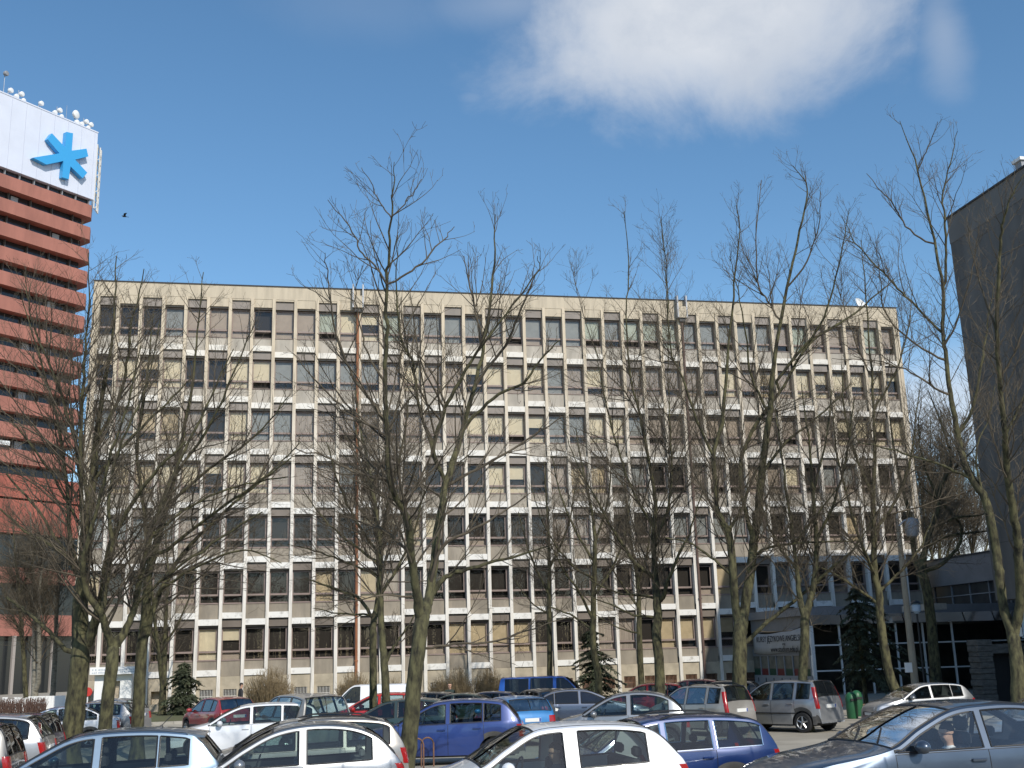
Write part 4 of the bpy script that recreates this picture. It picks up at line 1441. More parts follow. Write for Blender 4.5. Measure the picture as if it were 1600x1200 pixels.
# unseen bare trees added behind the viewer to darken reflections in windows and paint
rs_ = random.Random(77)
mb = MB()
for k in range(1500):
    x, y = rs_.uniform(-110, 150), rs_.uniform(-140, -118)
    h = rs_.uniform(9, 16)
    lean = (rs_.gauss(0, 0.8), rs_.gauss(0, 0.5))
    r_ = rs_.uniform(0.06, 0.24)
    mb.tube([(x, y, -0.3), (x + lean[0] * 0.4, y + lean[1] * 0.4, h * 0.5), (x + lean[0], y + lean[1], h)], [r_, r_ * 0.7, 0.03], 5, 0, cap=False)
    for _ in range(4):
        t = rs_.uniform(0.3, 0.85)
        a = rs_.uniform(0, 2 * math.pi)
        L = rs_.uniform(1.5, 3.5)
        p = np.array([x + lean[0] * t, y + lean[1] * t, h * t])
        q_ = p + np.array([math.cos(a) * L, math.sin(a) * L, L * rs_.uniform(0.3, 1.1)])
        mb.tube([p, (p + q_) / 2 + np.array([0, 0, -0.1]), q_], [0.07, 0.05, 0.025], 3, 0, cap=False)
tag(mb.build('unseen_tree_belt', TWIG), 'dense belt of bare trees added out of view, mirrored in the lower windows', 'trees', kind='stuff')

# ------------------------------------------------------------------ cars
RUBBER = material('tyre_rubber', (0.018, 0.018, 0.019), 0.85, var=0.2, scale=8)
ALLOY = material('wheel_alloy', (0.46, 0.47, 0.48), 0.35, metallic=0.85)
TRIM = material('black_trim', (0.015, 0.015, 0.016), 0.5)
SEAT = material('seat_fabric', (0.055, 0.055, 0.06), 0.9, var=0.3, scale=9)
SEATL = material('light_seat_fabric', (0.20, 0.20, 0.20), 0.9, var=0.2, scale=9)
REDLENS = material('red_lens', (0.34, 0.014, 0.014), 0.2, coat=0.6)
CLEARLENS = material('clear_lens', (0.75, 0.76, 0.78), 0.1, metallic=0.3, coat=1.0)
PLATE = material('white_plate', (0.75, 0.75, 0.72), 0.5)
EUBLUE = material('plate_blue', (0.02, 0.07, 0.35), 0.5)
CHROME = material('chrome_strip', (0.75, 0.76, 0.78), 0.12, metallic=1.0)
CARGLASS = glass('car_glass', (0.60, 0.68, 0.66), 0.75, 1.5, 0.0, 0.02, 0.32)
DARKCARGLASS = glass('tinted_car_glass', (0.20, 0.23, 0.24), 0.9, 1.5, 0.0, 0.025, 0.25)


SILL = material('dusty_sill', (0.075, 0.072, 0.068), 0.8, var=0.3, scale=3)


def paint(name, c, metal=0.0, dirt=0.12):
    return material('paint_' + name, c, 0.34 if not metal else 0.36, metal, var=dirt, scale=1.3, coat=0.9, detail=8)


P_SILVERBLUE = paint('silver_blue', (0.17, 0.235, 0.31), 0.65)
P_SILVER = paint('silver', (0.36, 0.37, 0.385), 0.6)
P_BRIGHT = paint('bright_silver', (0.30, 0.312, 0.325), 0.65)
P_WHITE = paint('white', (0.74, 0.76, 0.79), 0.0, 0.05)
P_STEELBLUE = paint('steel_blue', (0.075, 0.098, 0.135), 0.65)
P_NAVY = paint('deep_blue', (0.010, 0.032, 0.13), 0.2)
P_VIOLET = paint('violet_blue', (0.022, 0.050, 0.195), 0.2)
P_CYAN = paint('bright_blue', (0.02, 0.17, 0.42), 0.2)
P_VANBLUE = paint('van_blue', (0.03, 0.12, 0.46), 0.0)
P_RED = paint('red', (0.34, 0.025, 0.025), 0.0)
P_BRIGHTRED = paint('bright_red', (0.50, 0.02, 0.02), 0.0)
P_MAROON = paint('maroon', (0.12, 0.02, 0.022), 0.1)
P_GREIGE = paint('greige', (0.36, 0.34, 0.31), 0.4)
P_DARK = paint('near_black', (0.018, 0.020, 0.024), 0.2)
P_DARKGREEN = paint('dark_green', (0.012, 0.032, 0.030), 0.2)
P_DARKBLUE = paint('dark_blue', (0.014, 0.022, 0.060), 0.2)
P_SLATE = paint('slate_blue', (0.055, 0.075, 0.12), 0.4)

STYLES = {
    'hatch': dict(L=3.97, W=1.66, top=[(0, .30), (.02, .55), (.10, .70), (.40, .82), (.98, .95), (1.38, 1.17), (1.80, 1.375), (2.2, 1.44), (2.75, 1.45), (3.2, 1.42), (3.5, 1.355), (3.72, 1.13), (3.88, .90), (3.945, .60), (3.97, .32)],
                  belt=[(0, .55), (.95, .90), (2.5, .935), (3.97, .98)], ws=(1.03, 1.80), rw=(3.47, 3.80), panes=[(1.02, 2.13), (2.24, 2.98), (3.02, 3.42)], wheels=(.78, 3.25), doors=[(1.05, 2.19), (2.19, 3.02)], lamp=(.62, .90)),
    'round3': dict(L=3.62, W=1.63, top=[(0, .30), (.02, .55), (.10, .72), (.38, .86), (.80, .96), (1.2, 1.20), (1.60, 1.40), (2.0, 1.485), (2.45, 1.495), (2.85, 1.44), (3.15, 1.31), (3.38, 1.10), (3.54, .88), (3.60, .60), (3.62, .32)],
                   belt=[(0, .55), (.8, .91), (2.4, .94), (3.62, .98)], ws=(.86, 1.62), rw=(3.00, 3.42), panes=[(.86, 2.0), (2.12, 3.08)], wheels=(.68, 3.0), doors=[(.9, 2.06)], lamp=(.62, .92)),
    'boxy3': dict(L=3.78, W=1.64, top=[(0, .30), (.02, .52), (.10, .68), (.45, .82), (.98, .96), (1.35, 1.18), (1.72, 1.37), (2.1, 1.415), (2.6, 1.42), (3.0, 1.395), (3.28, 1.33), (3.50, 1.14), (3.68, .90), (3.76, .60), (3.78, .32)],
                  belt=[(0, .52), (.95, .88), (2.4, .91), (3.78, .97)], ws=(1.03, 1.72), rw=(3.24, 3.58), panes=[(1.02, 2.08), (2.28, 3.16)], wheels=(.74, 3.20), doors=[(1.05, 2.17)], lamp=(.62, .92)),
    'saloon': dict(L=4.90, W=1.84, top=[(0, .30), (.02, .55), (.12, .72), (.6, .86), (1.38, .99), (1.85, 1.22), (2.32, 1.405), (2.75, 1.455), (3.25, 1.455), (3.75, 1.37), (4.22, 1.14), (4.45, 1.06), (4.80, 1.00), (4.87, .75), (4.90, .34)],
                   belt=[(0, .58), (1.4, .935), (4.9, .985)], ws=(1.44, 2.34), rw=(3.72, 4.24), panes=[(1.45, 2.62), (2.72, 3.55), (3.60, 4.05)], wheels=(.96, 3.82), doors=[(1.45, 2.67), (2.67, 3.62)], lamp=(.66, .94)),
    'estate': dict(L=4.45, W=1.72, top=[(0, .30), (.02, .53), (.10, .69), (.5, .83), (1.12, .97), (1.55, 1.21), (2.0, 1.40), (2.4, 1.46), (3.0, 1.475), (3.6, 1.45), (4.0, 1.39), (4.16, 1.25), (4.34, .95), (4.42, .6), (4.45, .32)],
                   belt=[(0, .54), (1.1, .90), (2.8, .94), (4.45, .98)], ws=(1.18, 2.0), rw=(4.0, 4.32), panes=[(1.16, 2.30), (2.40, 3.18), (3.26, 4.06)], wheels=(.84, 3.48), doors=[(1.2, 2.35), (2.35, 3.22)], lamp=(.64, .92)),
    'tallhatch': dict(L=3.54, W=1.59, top=[(0, .32), (.02, .60), (.10, .80), (.45, .93), (.78, 1.02), (1.12, 1.28), (1.45, 1.475), (1.85, 1.535), (2.5, 1.54), (3.1, 1.52), (3.28, 1.47), (3.40, 1.15), (3.48, .88), (3.52, .60), (3.54, .34)],
                      belt=[(0, .60), (.75, .93), (2.2, .97), (3.54, 1.0)], ws=(.84, 1.46), rw=(3.24, 3.43), panes=[(.84, 1.78), (1.88, 2.62), (2.74, 3.20)], wheels=(.62, 2.92), doors=[(.86, 1.83), (1.83, 2.68)], lamp=(.72, 1.36)),
    'minivan': dict(L=4.25, W=1.76, top=[(0, .32), (.02, .60), (.10, .80), (.6, .98), (.95, 1.08), (1.45, 1.40), (1.85, 1.59), (2.3, 1.64), (3.2, 1.64), (3.8, 1.58), (4.0, 1.50), (4.13, 1.15), (4.20, .85), (4.24, .6), (4.25, .34)],
                    belt=[(0, .60), (.95, .98), (2.5, 1.0), (4.25, 1.02)], ws=(1.0, 1.86), rw=(3.92, 4.16), panes=[(1.0, 2.15), (2.25, 3.1), (3.18, 3.88)], wheels=(.8, 3.38), doors=[(1.1, 2.2), (2.2, 3.14)], lamp=(.75, 1.05)),
    'van': dict(L=4.78, W=1.90, top=[(0, .40), (.02, .75), (.12, .98), (.65, 1.18), (.95, 1.32), (1.25, 1.62), (1.55, 1.87), (1.9, 1.945), (3.2, 1.95), (4.45, 1.93), (4.62, 1.86), (4.70, 1.40), (4.74, 1.1), (4.77, .7), (4.78, .42)],
                belt=[(0, .75), (.9, 1.14), (4.78, 1.16)], ws=(.98, 1.56), rw=(4.56, 4.71), panes=[(1.0, 1.98), (2.16, 3.2), (3.3, 4.4)], wheels=(.9, 3.95), doors=[(1.05, 2.06), (2.06, 3.25)], lamp=(.8, 1.15)),
}


def smoothcurve(pts):
    q_ = catmull([(x, z) for x, z in pts], 10)
    xs, zs = q_[:, 0], q_[:, 1]
    xs = np.maximum.accumulate(xs)
    xs = xs + np.arange(len(xs)) * 1e-6
    return xs, zs


def make_car(label, px, py, depth, style, paint_mat, heading=None, rel=None, detail=1, tint=None, group='cars in the car park', panes=None, roof_rails=False,
             antenna=None, spoiler=False, chrome=False, wheel=0.30, strip=False, seat=None, name='parked_car', hub=None, scale=None, black_bumper=False, dark_from=None):
    S = STYLES[style]
    L, W = S['L'], S['W']
    panes = S['panes'] if panes is None else panes
    p = at(px, py, depth)
    gz = ground_z(p[1])
    H = max(z for _, z in S['top']) + 0.03
    sc = scale or max(0.93, min(1.13, (p[2] - gz) / H))
    if heading is None:
        v = p - CAM
        va = math.atan2(v[1], v[0])
        ha = va + R(90 - rel)
        heading = np.array([math.cos(ha), math.sin(ha)])
    phi = math.atan2(-heading[1], -heading[0])
    root = thing(name, label, 'car' if style != 'van' else 'van', (p[0], p[1], gz), phi, group)
    root.scale = (sc, sc, sc)
    tx, tz_ = smoothcurve(S['top'])
    bx, bz = [a for a, _ in S['belt']], [b for _, b in S['belt']]
    xf, xr = S['wheels']
    Ra = wheel + 0.055
    top = lambda x: float(np.interp(x, tx, tz_))
    belt = lambda x: float(np.interp(x, bx, bz))

    def plan(x):
        a = 1 - min(x / 0.75, 1.0)
        b = 1 - min((L - x) / 0.55, 1.0)
        return W / 2 * (1 - 0.24 * a * a - 0.15 * b * b)

    def section(x):
        zt = top(x)
        s = (top(x + 0.02) - top(x - 0.02)) / 0.04 if 0.03 < x < L - 0.03 else 0
        zb = min(belt(x), zt - 0.012)
        t = zt - zb
        w = plan(x)
        z0 = 0.24 - 0.0 + (0.06 if x < 0.15 or x > L - 0.15 else 0)
        for xw in (xf, xr):
            if abs(x - xw) < Ra:
                z0 = max(z0, wheel + math.sqrt(Ra * Ra - (x - xw) ** 2))
        z0 = min(z0, zb - 0.05)
        yb = w * 0.965
        yy = lambda z: yb - 0.30 * max(0, z - zb) - 0.12 * max(0, z - zb) ** 2
        rail = 0.062 * math.sqrt(1 + min(s * s, 16))
        z4 = zb + min(0.022, t * 0.3)
        z5 = max(z4 + 0.001, zt - rail)
        if t < 0.1:
            z5 = z4 + (zt - z4) * 0.4
        z6 = max(z5 + 0.0005, zt - 0.022 * min(1, t / 0.1))
        h = zb - z0
        crown = 0.028
        ye = yy(zt)
        return [(w * 0.95, z0), (w * 0.995, z0 + h * 0.34), (w * 1.0, z0 + h * 0.62), (w * 0.985, z0 + h * 0.88), (yb, zb), (yy(z4) - 0.004, z4), (yy(z5) - 0.006, z5),
                (yy(z6) - 0.008, z6), (ye - 0.055, zt - 0.001), (ye * 0.55, zt + crown * 0.72), (0.0, zt + crown)]

    # stations
    arc = np.concatenate([[0], np.cumsum(np.hypot(np.diff(tx), np.diff(tz_)))])
    step = 0.055 if detail == 2 else 0.10
    xs = list(np.interp(np.arange(0, arc[-1], step), arc, tx)) + [0, L]
    keep = [0.0, L]
    for a, b in panes: keep += [a, b]
    for a, b in S['doors']: keep += [a, b]
    keep += list(S['ws']) + list(S['rw'])
    for xw in (xf, xr):
        keep += [xw + Ra * math.cos(R(q_)) for q_ in (0, 12, 25, 40, 55, 75, 90, 105, 125, 140, 155, 168, 180)]
    keep = sorted(set(round(k, 4) for k in keep))
    xs = sorted(keep + [x for x in xs if min(abs(x - k) for k in keep) > 0.012])
    NS = len(xs)
    secs = [section(x) for x in xs]
    NR = 11
    verts = []
    for x, s in zip(xs, secs):
        for sg in (1, -1):
            for (y, z) in s:
                verts.append((x - L / 2, sg * y, z))

    def vid(i, sg, j): return i * 2 * NR + (0 if sg > 0 else NR) + j
    cats = {}
    for i in range(NS - 1):
        xm_ = 0.5 * (xs[i] + xs[i + 1])
        for sg in (1, -1):
            for j in range(NR - 1):
                key = 'body'
                if j == 5:
                    for k, (a, b) in enumerate(panes):
                        if a <= xm_ <= b and min(secs[i][6][1] - secs[i][5][1], secs[i + 1][6][1] - secs[i + 1][5][1]) > 0.012:
                            key = ('window', k, sg)
                elif j >= 8:
                    if S['ws'][0] <= xm_ <= S['ws'][1]: key = 'windscreen'
                    elif S['rw'][0] <= xm_ <= S['rw'][1]: key = 'rear_window'
                if detail == 2 and j <= 3:
                    for k, (a, b) in enumerate(S['doors']):
                        if a <= xm_ <= b:
                            key = ('door', k, sg)
                f = [vid(i, sg, j), vid(i + 1, sg, j), vid(i + 1, sg, j + 1), vid(i, sg, j + 1)]
                if sg < 0:
                    f.reverse()
                cats.setdefault(key, []).append(tuple(f))
    # end caps
    for i in (0, NS - 1):
        ring = [vid(i, 1, j) for j in range(NR)] + [vid(i, -1, j) for j in range(NR - 2, -1, -1)]
        cats['body'].append(tuple(ring))

    def sub(faces, name, mats, parent, ang=38):
        used = sorted({q_ for f in faces for q_ in f})
        mp = {q_: n_ for n_, q_ in enumerate(used)}
        m_ = MB()
        m_.add([verts[q_] for q_ in used], [tuple(mp[q_] for q_ in f) for f in faces])
        o_ = m_.build(name, mats, parent, ang, local=False)
        return o_

    def outline(faces, rad, name, m, parent):
        cnt = {}
        for f in faces:
            for a, b in zip(f, f[1:] + f[:1]):
                e = (min(a, b), max(a, b))
                cnt[e] = cnt.get(e, 0) + 1
        adj = {}
        for (a, b), c in cnt.items():
            if c == 1:
                if np.linalg.norm(np.array(verts[a]) - np.array(verts[b])) < 1e-5: continue
                adj.setdefault(a, []).append(b)
                adj.setdefault(b, []).append(a)
        if not adj: return
        m_ = MB()
        seen = set()
        for s in list(adj):
            if s in seen: continue
            loop, cur, prev = [s], s, None
            seen.add(s)
            while True:
                nx = [q_ for q_ in adj[cur] if q_ != prev and q_ not in seen]
                if not nx: break
                prev, cur = cur, nx[0]
                seen.add(cur)
                loop.append(cur)
            if len(loop) > 2:
                P = [verts[q_] for q_ in loop] + [verts[loop[0]], verts[loop[1]]]
                m_.tube(P, rad, 5, 0, cap=False)
        return m_.build(name, m, parent, local=False)

    low = []
    for key in [q_ for q_ in cats if q_ == 'body']:
        keepf = []
        for f in cats[key]:
            js = [(q_ % (2 * NR)) % NR for q_ in f]
            (low if len(f) == 4 and max(js) == 1 else keepf).append(f)
        cats[key] = keepf
    nb_ = len(cats['body'])
    body = sub(cats['body'] + low, 'body', [paint_mat, SILL], root)
    body.data.polygons.foreach_set('material_index', [0] * nb_ + [1] * len(low))
    if detail == 2:
        m_ = MB()
        for sg in (1, -1):
            P = []
            for x in np.arange(S['ws'][1] - 0.1, S['rw'][0] + 0.05, 0.1):
                s = section(x)
                P.append((x - L / 2, sg * (s[8][0] - 0.01), s[8][1] + 0.002))
            m_.tube(P, 0.006, 4, 0, cap=False)
        m_.build('roof_gutter', TRIM, body, local=False)
        for off in (-0.45, 0.12):
            m_ = MB()
            P = []
            for k in range(6):
                x = S['ws'][0] + 0.02 + 0.055 * k
                y = off + 0.075 * k
                s = section(x)
                P.append((x - L / 2, y, s[9][1] + 0.012 if abs(y) < s[9][0] else s[8][1] + 0.03))
            m_.tube(P, 0.009, 4)
            m_.build('wiper', TRIM, root, local=False)
    cg = tint or CARGLASS
    for key in ('windscreen', 'rear_window'):
        if key in cats:
            g = sub(cats[key], key, cg, root, 60)
            if detail == 2 or key == 'rear_window':
                outline(cats[key], 0.014, 'seal', TRIM, g)
    doors = {}
    for key, faces in cats.items():
        if isinstance(key, tuple) and key[0] == 'door':
            d_ = sub(faces, 'door', paint_mat, root)
            outline(faces, 0.005, 'door_gap', TRIM, d_)
            doors[key[1:]] = d_
    for key, faces in cats.items():
        if isinstance(key, tuple) and key[0] == 'window':
            g = sub(faces, 'window', DARKCARGLASS if dark_from is not None and key[1] >= dark_from else cg, root, 60)
            outline(faces, 0.012 if detail == 2 else 0.016, 'seal', CHROME if chrome else TRIM, g)
    # floor pan and wheel wells
    mb_ = MB()
    mb_.box(0.25 - L / 2, L - 0.25 - L / 2, -W * 0.40, W * 0.40, 0.20, 0.48)
    mb_.box(0.25 - L / 2, S['ws'][0] - L / 2 - 0.05, -W * 0.36, W * 0.36, 0.482, 0.72)
    mb_.build('underbody', TRIM, root, local=False)
    # half width of the shell at height z
    def side_y(x, z):
        s = section(x)
        zz_ = [q_[1] for q_ in s[:8]]
        return float(np.interp(z, zz_, [q_[0] for q_ in s[:8]]))

    imax = int(np.argmax(tz_))
    rx = lambda z: float(np.interp(-z, -tz_[imax:], tx[imax:]))
    fx = lambda z: float(np.interp(z, tz_[:imax], tx[:imax]))
    z0l, z1l = S['lamp']
    for sg in (1, -1):
        v, n_ = [], 7
        for k in range(n_):
            z = z0l + (z1l - z0l) * k / (n_ - 1)
            xr_ = rx(z)
            yw = side_y(max(0.1, xr_ - 0.06), min(z, top(xr_ - 0.06) - 0.02))
            inn = 0.20 if z1l < 1.2 else 0.06
            for (dx, dy) in ((-0.02, -inn), (0.012, -inn), (0.014, -0.055), (-0.01, 0.0), (-0.06, 0.013), (-0.17 if z1l < 1.2 else -0.10, 0.014), (-0.18 if z1l < 1.2 else -0.11, -0.02)):
                v.append((xr_ + dx - L / 2, sg * (yw + dy), z))
        f = []
        for k in range(n_ - 1):
            for j in range(6):
                a = k * 7 + j
                f.append((a, a + 1, a + 8, a + 7))
        m_ = MB()
        m_.add(v, f)
        m_.build('taillight', REDLENS, root, 50, local=False)
        v = []
        for k in range(5):
            z = 0.57 + 0.15 * k / 4
            x_ = fx(z)
            for t_ in range(7):
                xx = x_ + 0.02 + 0.42 * t_ / 6
                yy_ = side_y(xx, z)
                if t_ == 0: yy_ -= 0.22
                v.append((xx - L / 2 - (0.03 if t_ == 0 else 0.0), sg * (yy_ + 0.010), z))
        f = [(k * 7 + j, k * 7 + j + 1, k * 7 + j + 8, k * 7 + j + 7) for k in range(4) for j in range(6)]
        m_ = MB()
        m_.add(v, f)
        m_.build('headlight', CLEARLENS, root, 50, local=False)
        # mirror
        xm2 = S['ws'][0] + 0.30
        zm2 = belt(xm2) + 0.06
        ym = side_y(xm2, belt(xm2))
        m_ = MB()
        m_.ball((xm2 - L / 2, sg * (ym + 0.12), zm2 + 0.02), (0.085, 0.115, 0.078), 12, 8, 0)
        m_.tube([(xm2 - L / 2, sg * (ym - 0.03), zm2 - 0.04), (xm2 - L / 2, sg * (ym + 0.07), zm2)], 0.022, 6, 1)
        m_.build('mirror', [paint_mat if not black_bumper else TRIM, TRIM], root, 50, local=False)
        # handles
        for k, (a, b) in enumerate(S['doors']):
            xh = b - 0.15
            zh = belt(xh) - 0.11
            yh = side_y(xh, zh)
            m_ = MB()
            m_.bevel_box(xh - 0.10 - L / 2, xh + 0.09 - L / 2, min(sg * (yh + 0.001), sg * (yh + 0.036)), max(sg * (yh + 0.001), sg * (yh + 0.036)), zh - 0.018, zh + 0.018, 0.008)
            m_.build('handle', TRIM if black_bumper else paint_mat, doors.get((k, sg), root), local=False)
        # wheels
        for xw in (xf, xr):
            yo = plan(xw) - 0.015
            wname = MB()
            y0, y1 = sg * (yo - 0.19), sg * yo
            c = (xw - L / 2, y0, wheel)
            ax = (0, sg, 0)
            seg = 28 if detail == 2 else 20
            wname.lathe([(wheel * 0.62, 0.0), (wheel * 0.93, 0.0), (wheel, 0.03), (wheel, 0.155), (wheel * 0.95, 0.185), (wheel * 0.66, 0.188), (wheel * 0.62, 0.16)], c, ax, seg)
            wo = wname.build('wheel', RUBBER, root, 40, local=False)
            m_ = MB()
            m_.lathe([(0.02, 0.168), (wheel * 0.15, 0.172), (wheel * 0.16, 0.160), (wheel * 0.2, 0.13), (wheel * 0.61, 0.13), (wheel * 0.62, 0.178), (wheel * 0.66, 0.190), (wheel * 0.665, 0.12)], c, ax, seg, 1)
            for k in range(5):
                a = 2 * math.pi * k / 5 + 0.3
                r0_, r1_ = wheel * 0.13, wheel * 0.63
                yq = y0 + sg * 0.165
                P1 = (xw - L / 2 + math.cos(a) * r0_, yq, wheel + math.sin(a) * r0_)
                P2 = (xw - L / 2 + math.cos(a) * r1_, yq, wheel + math.sin(a) * r1_)
                m_.tube([P1, P2], [0.032, 0.026], 5, 1)
            m_.build('rim', [TRIM, hub or ALLOY], wo, 40, local=False)
    # plates
    xp = rx(0.78 if style not in ('van',) else 0.9)
    zp = 0.78 if style not in ('van',) else 0.9
    m_ = MB()
    m_.box(xp + 0.004 - L / 2, xp + 0.03 - L / 2, -0.26, 0.26, zp - 0.055, zp + 0.055, 0)
    m_.box(xp + 0.0305 - L / 2, xp + 0.032 - L / 2, 0.20, 0.255, zp - 0.05, zp + 0.05, 1)
    m_.build('rear_plate', [PLATE, EUBLUE], root, local=False)
    xg = fx(0.45)
    m_ = MB()
    m_.box(xg - 0.02 - L / 2, xg + 0.1 - L / 2, -0.42, 0.42, 0.36, 0.50, 1)
    m_.box(xg - 0.034 - L / 2, xg - 0.0205 - L / 2, -0.26, 0.26, 0.38, 0.48, 0)
    m_.build('front_grille', [PLATE, TRIM], root, local=False)
    # seats
    sm_ = seat or SEAT
    xs1 = S['ws'][0] + 0.95
    for sg in (1, -1):
        m_ = MB()
        m_.bevel_box(xs1 - 0.42 - L / 2, xs1 + 0.12 - L / 2, sg * 0.36 - 0.24, sg * 0.36 + 0.24, 0.38, 0.56, 0.04)
        for k in range(4):
            m_.bevel_box(xs1 + 0.02 + 0.055 * k - L / 2, xs1 + 0.14 + 0.055 * k - L / 2, sg * 0.36 - 0.23 + 0.015 * k, sg * 0.36 + 0.23 - 0.015 * k, 0.52 + 0.15 * k, 0.685 + 0.15 * k, 0.03)
        m_.bevel_box(xs1 + 0.23 - L / 2, xs1 + 0.32 - L / 2, sg * 0.36 - 0.13, sg * 0.36 + 0.13, 1.14, 1.31, 0.035)
        m_.build('seat', sm_, root, local=False)
    m_ = MB()
    xb = min(xs1 + 0.95, L - 0.85)
    m_.bevel_box(xb - 0.4 - L / 2, xb + 0.1 - L / 2, -W * 0.38, W * 0.38, 0.40, 0.58, 0.04)
    m_.bevel_box(xb + 0.06 - L / 2, xb + 0.22 - L / 2, -W * 0.38, W * 0.38, 0.56, 0.98, 0.04)
    for yq in (-0.4, 0.4):
        m_.bevel_box(xb + 0.14 - L / 2, xb + 0.23 - L / 2, yq - 0.12, yq + 0.12, 1.0, 1.13, 0.03)
    m_.build('rear_seat', sm_, root, local=False)
    m_ = MB()
    xd = S['ws'][0] + 0.1
    m_.bevel_box(xd - 0.02 - L / 2, xd + 0.36 - L / 2, -W * 0.38, W * 0.38, 0.60, belt(xd) - 0.03, 0.05)
    m_.build('dashboard', TRIM, root, local=False)
    m_ = MB()
    cx, cy_, cz = xd + 0.42 - L / 2, -0.36, belt(xd) + 0.0
    m_.tube([(cx + 0.06 * math.cos(t_), cy_ + 0.185 * math.sin(t_), cz + 0.175 * math.cos(t_)) for t_ in np.linspace(0, 2 * math.pi, 21)], 0.014, 6, 0, cap=False)
    m_.tube([(cx - 0.12, cy_, cz - 0.1), (cx, cy_, cz)], 0.03, 6)
    m_.build('steering_wheel', TRIM, root, local=False)
    if roof_rails:
        for sg in (1, -1):
            m_ = MB()
            xa, xb2 = S['ws'][1] + 0.35, S['rw'][0] - 0.15
            P = []
            for t_ in np.linspace(0, 1, 12):
                x = xa + (xb2 - xa) * t_
                lift = 0.055 * min(1, 6 * t_, 6 * (1 - t_))
                s = section(x)
                P.append((x - L / 2, sg * (s[8][0] + 0.01), s[8][1] + lift))
            m_.tube(P, 0.017, 6)
            m_.build('roof_rail', TRIM, root, 50, local=False)
    if spoiler:
        m_ = MB()
        x0_ = S['rw'][0]
        zt = top(x0_)
        yw = section(x0_)[8][0] + 0.02
        v = []
        for y in np.linspace(-yw, yw, 9):
            zc = 0.028 * (1 - (y / yw) ** 2)
            v += [(x0_ - 0.10 - L / 2, y, top(x0_ - 0.1) + zc + 0.004), (x0_ + 0.15 - L / 2, y, zt - 0.01 + zc), (x0_ + 0.16 - L / 2, y, zt - 0.035 + zc), (x0_ - 0.02 - L / 2, y, zt - 0.03 + zc)]
        f = []
        for k in range(8):
            for j in range(4):
                a, b = k * 4 + j, k * 4 + (j + 1) % 4
                f.append((a, b, b + 4, a + 4))
        f += [(0, 1, 2, 3), (35, 34, 33, 32)]
        m_.add(v, f)
        m_.build('spoiler', paint_mat, root, 40, local=False)
    if antenna is not None:
        xa, dx, h = antenna
        m_ = MB()
        za = top(xa) + 0.025
        m_.tube([(xa - L / 2, 0, za - 0.01), (xa - L / 2 + 0.02, 0, za + 0.03)], [0.03, 0.015], 6)
        m_.tube([(xa - L / 2 + 0.01, 0, za + 0.02), (xa - L / 2 + dx, 0, za + h)], 0.006, 5)
        m_.build('antenna', TRIM, root, local=False)
    if strip:
        for sg in (1, -1):
            m_ = MB()
            P = [(x - L / 2, sg * (side_y(x, 0.58) + 0.008), 0.58) for x in np.linspace(S['doors'][0][0], S['doors'][-1][1], 10)]
            m_.tube(P, 0.02, 6)
            m_.build('side_moulding', TRIM, root, 50, local=False)
    return root


LEFT = np.array([-1.0, 0.0])
c_street = 'cars along the near street'
c1 = make_car('silver blue five door hatchback with a small roof spoiler, leftmost in the front row', 143, 1139, 16.6, 'hatch', P_SILVERBLUE, LEFT, detail=2, spoiler=True, antenna=(2.95, 0.16, 0.17), chrome=False, group=c_street)
c2 = make_car('silver rounded three door hatchback in the front row behind the silver blue one', 447, 1129, 17.0, 'round3', P_BRIGHT, LEFT, detail=2, group=c_street, seat=SEATL)
c3 = make_car('silver estate with dark roof rails hidden behind the silver three door hatchback', 455, 1121, 20.5, 'estate', P_GREIGE, LEFT, detail=2, roof_rails=True, group=c_street)
c16 = make_car('white three door hatchback with a passenger inside, front row beside the blue estate', 838, 1129, 15.2, 'boxy3', P_WHITE, LEFT, detail=2, group=c_street)
c17 = make_car('deep blue estate with silver window trim and a whip antenna in the front row', 1003, 1119, 18.0, 'estate', P_NAVY, LEFT, detail=2, roof_rails=True, chrome=True, group=c_street)
c21 = make_car('steel blue saloon driven by a man in a suit at the bottom right', 1448, 1096, 15.6, 'saloon', P_STEELBLUE, LEFT, detail=2, group=c_street, name='driven_car', tint=glass('clear_car_glass', (0.86, 0.90, 0.90), 0.8, 1.5, 0.0, 0.02))
c22 = make_car('silver car mostly cut off by the right edge behind the steel blue saloon', 1640, 1090, 22.5, 'hatch', P_SILVER, LEFT, detail=1, group=c_street)
c27 = make_car('black hatchback cut off by the bottom left corner', -152, 1143, 19.5, 'minivan', P_DARK, LEFT, detail=1, tint=DARKCARGLASS, group=c_street, scale=0.93)
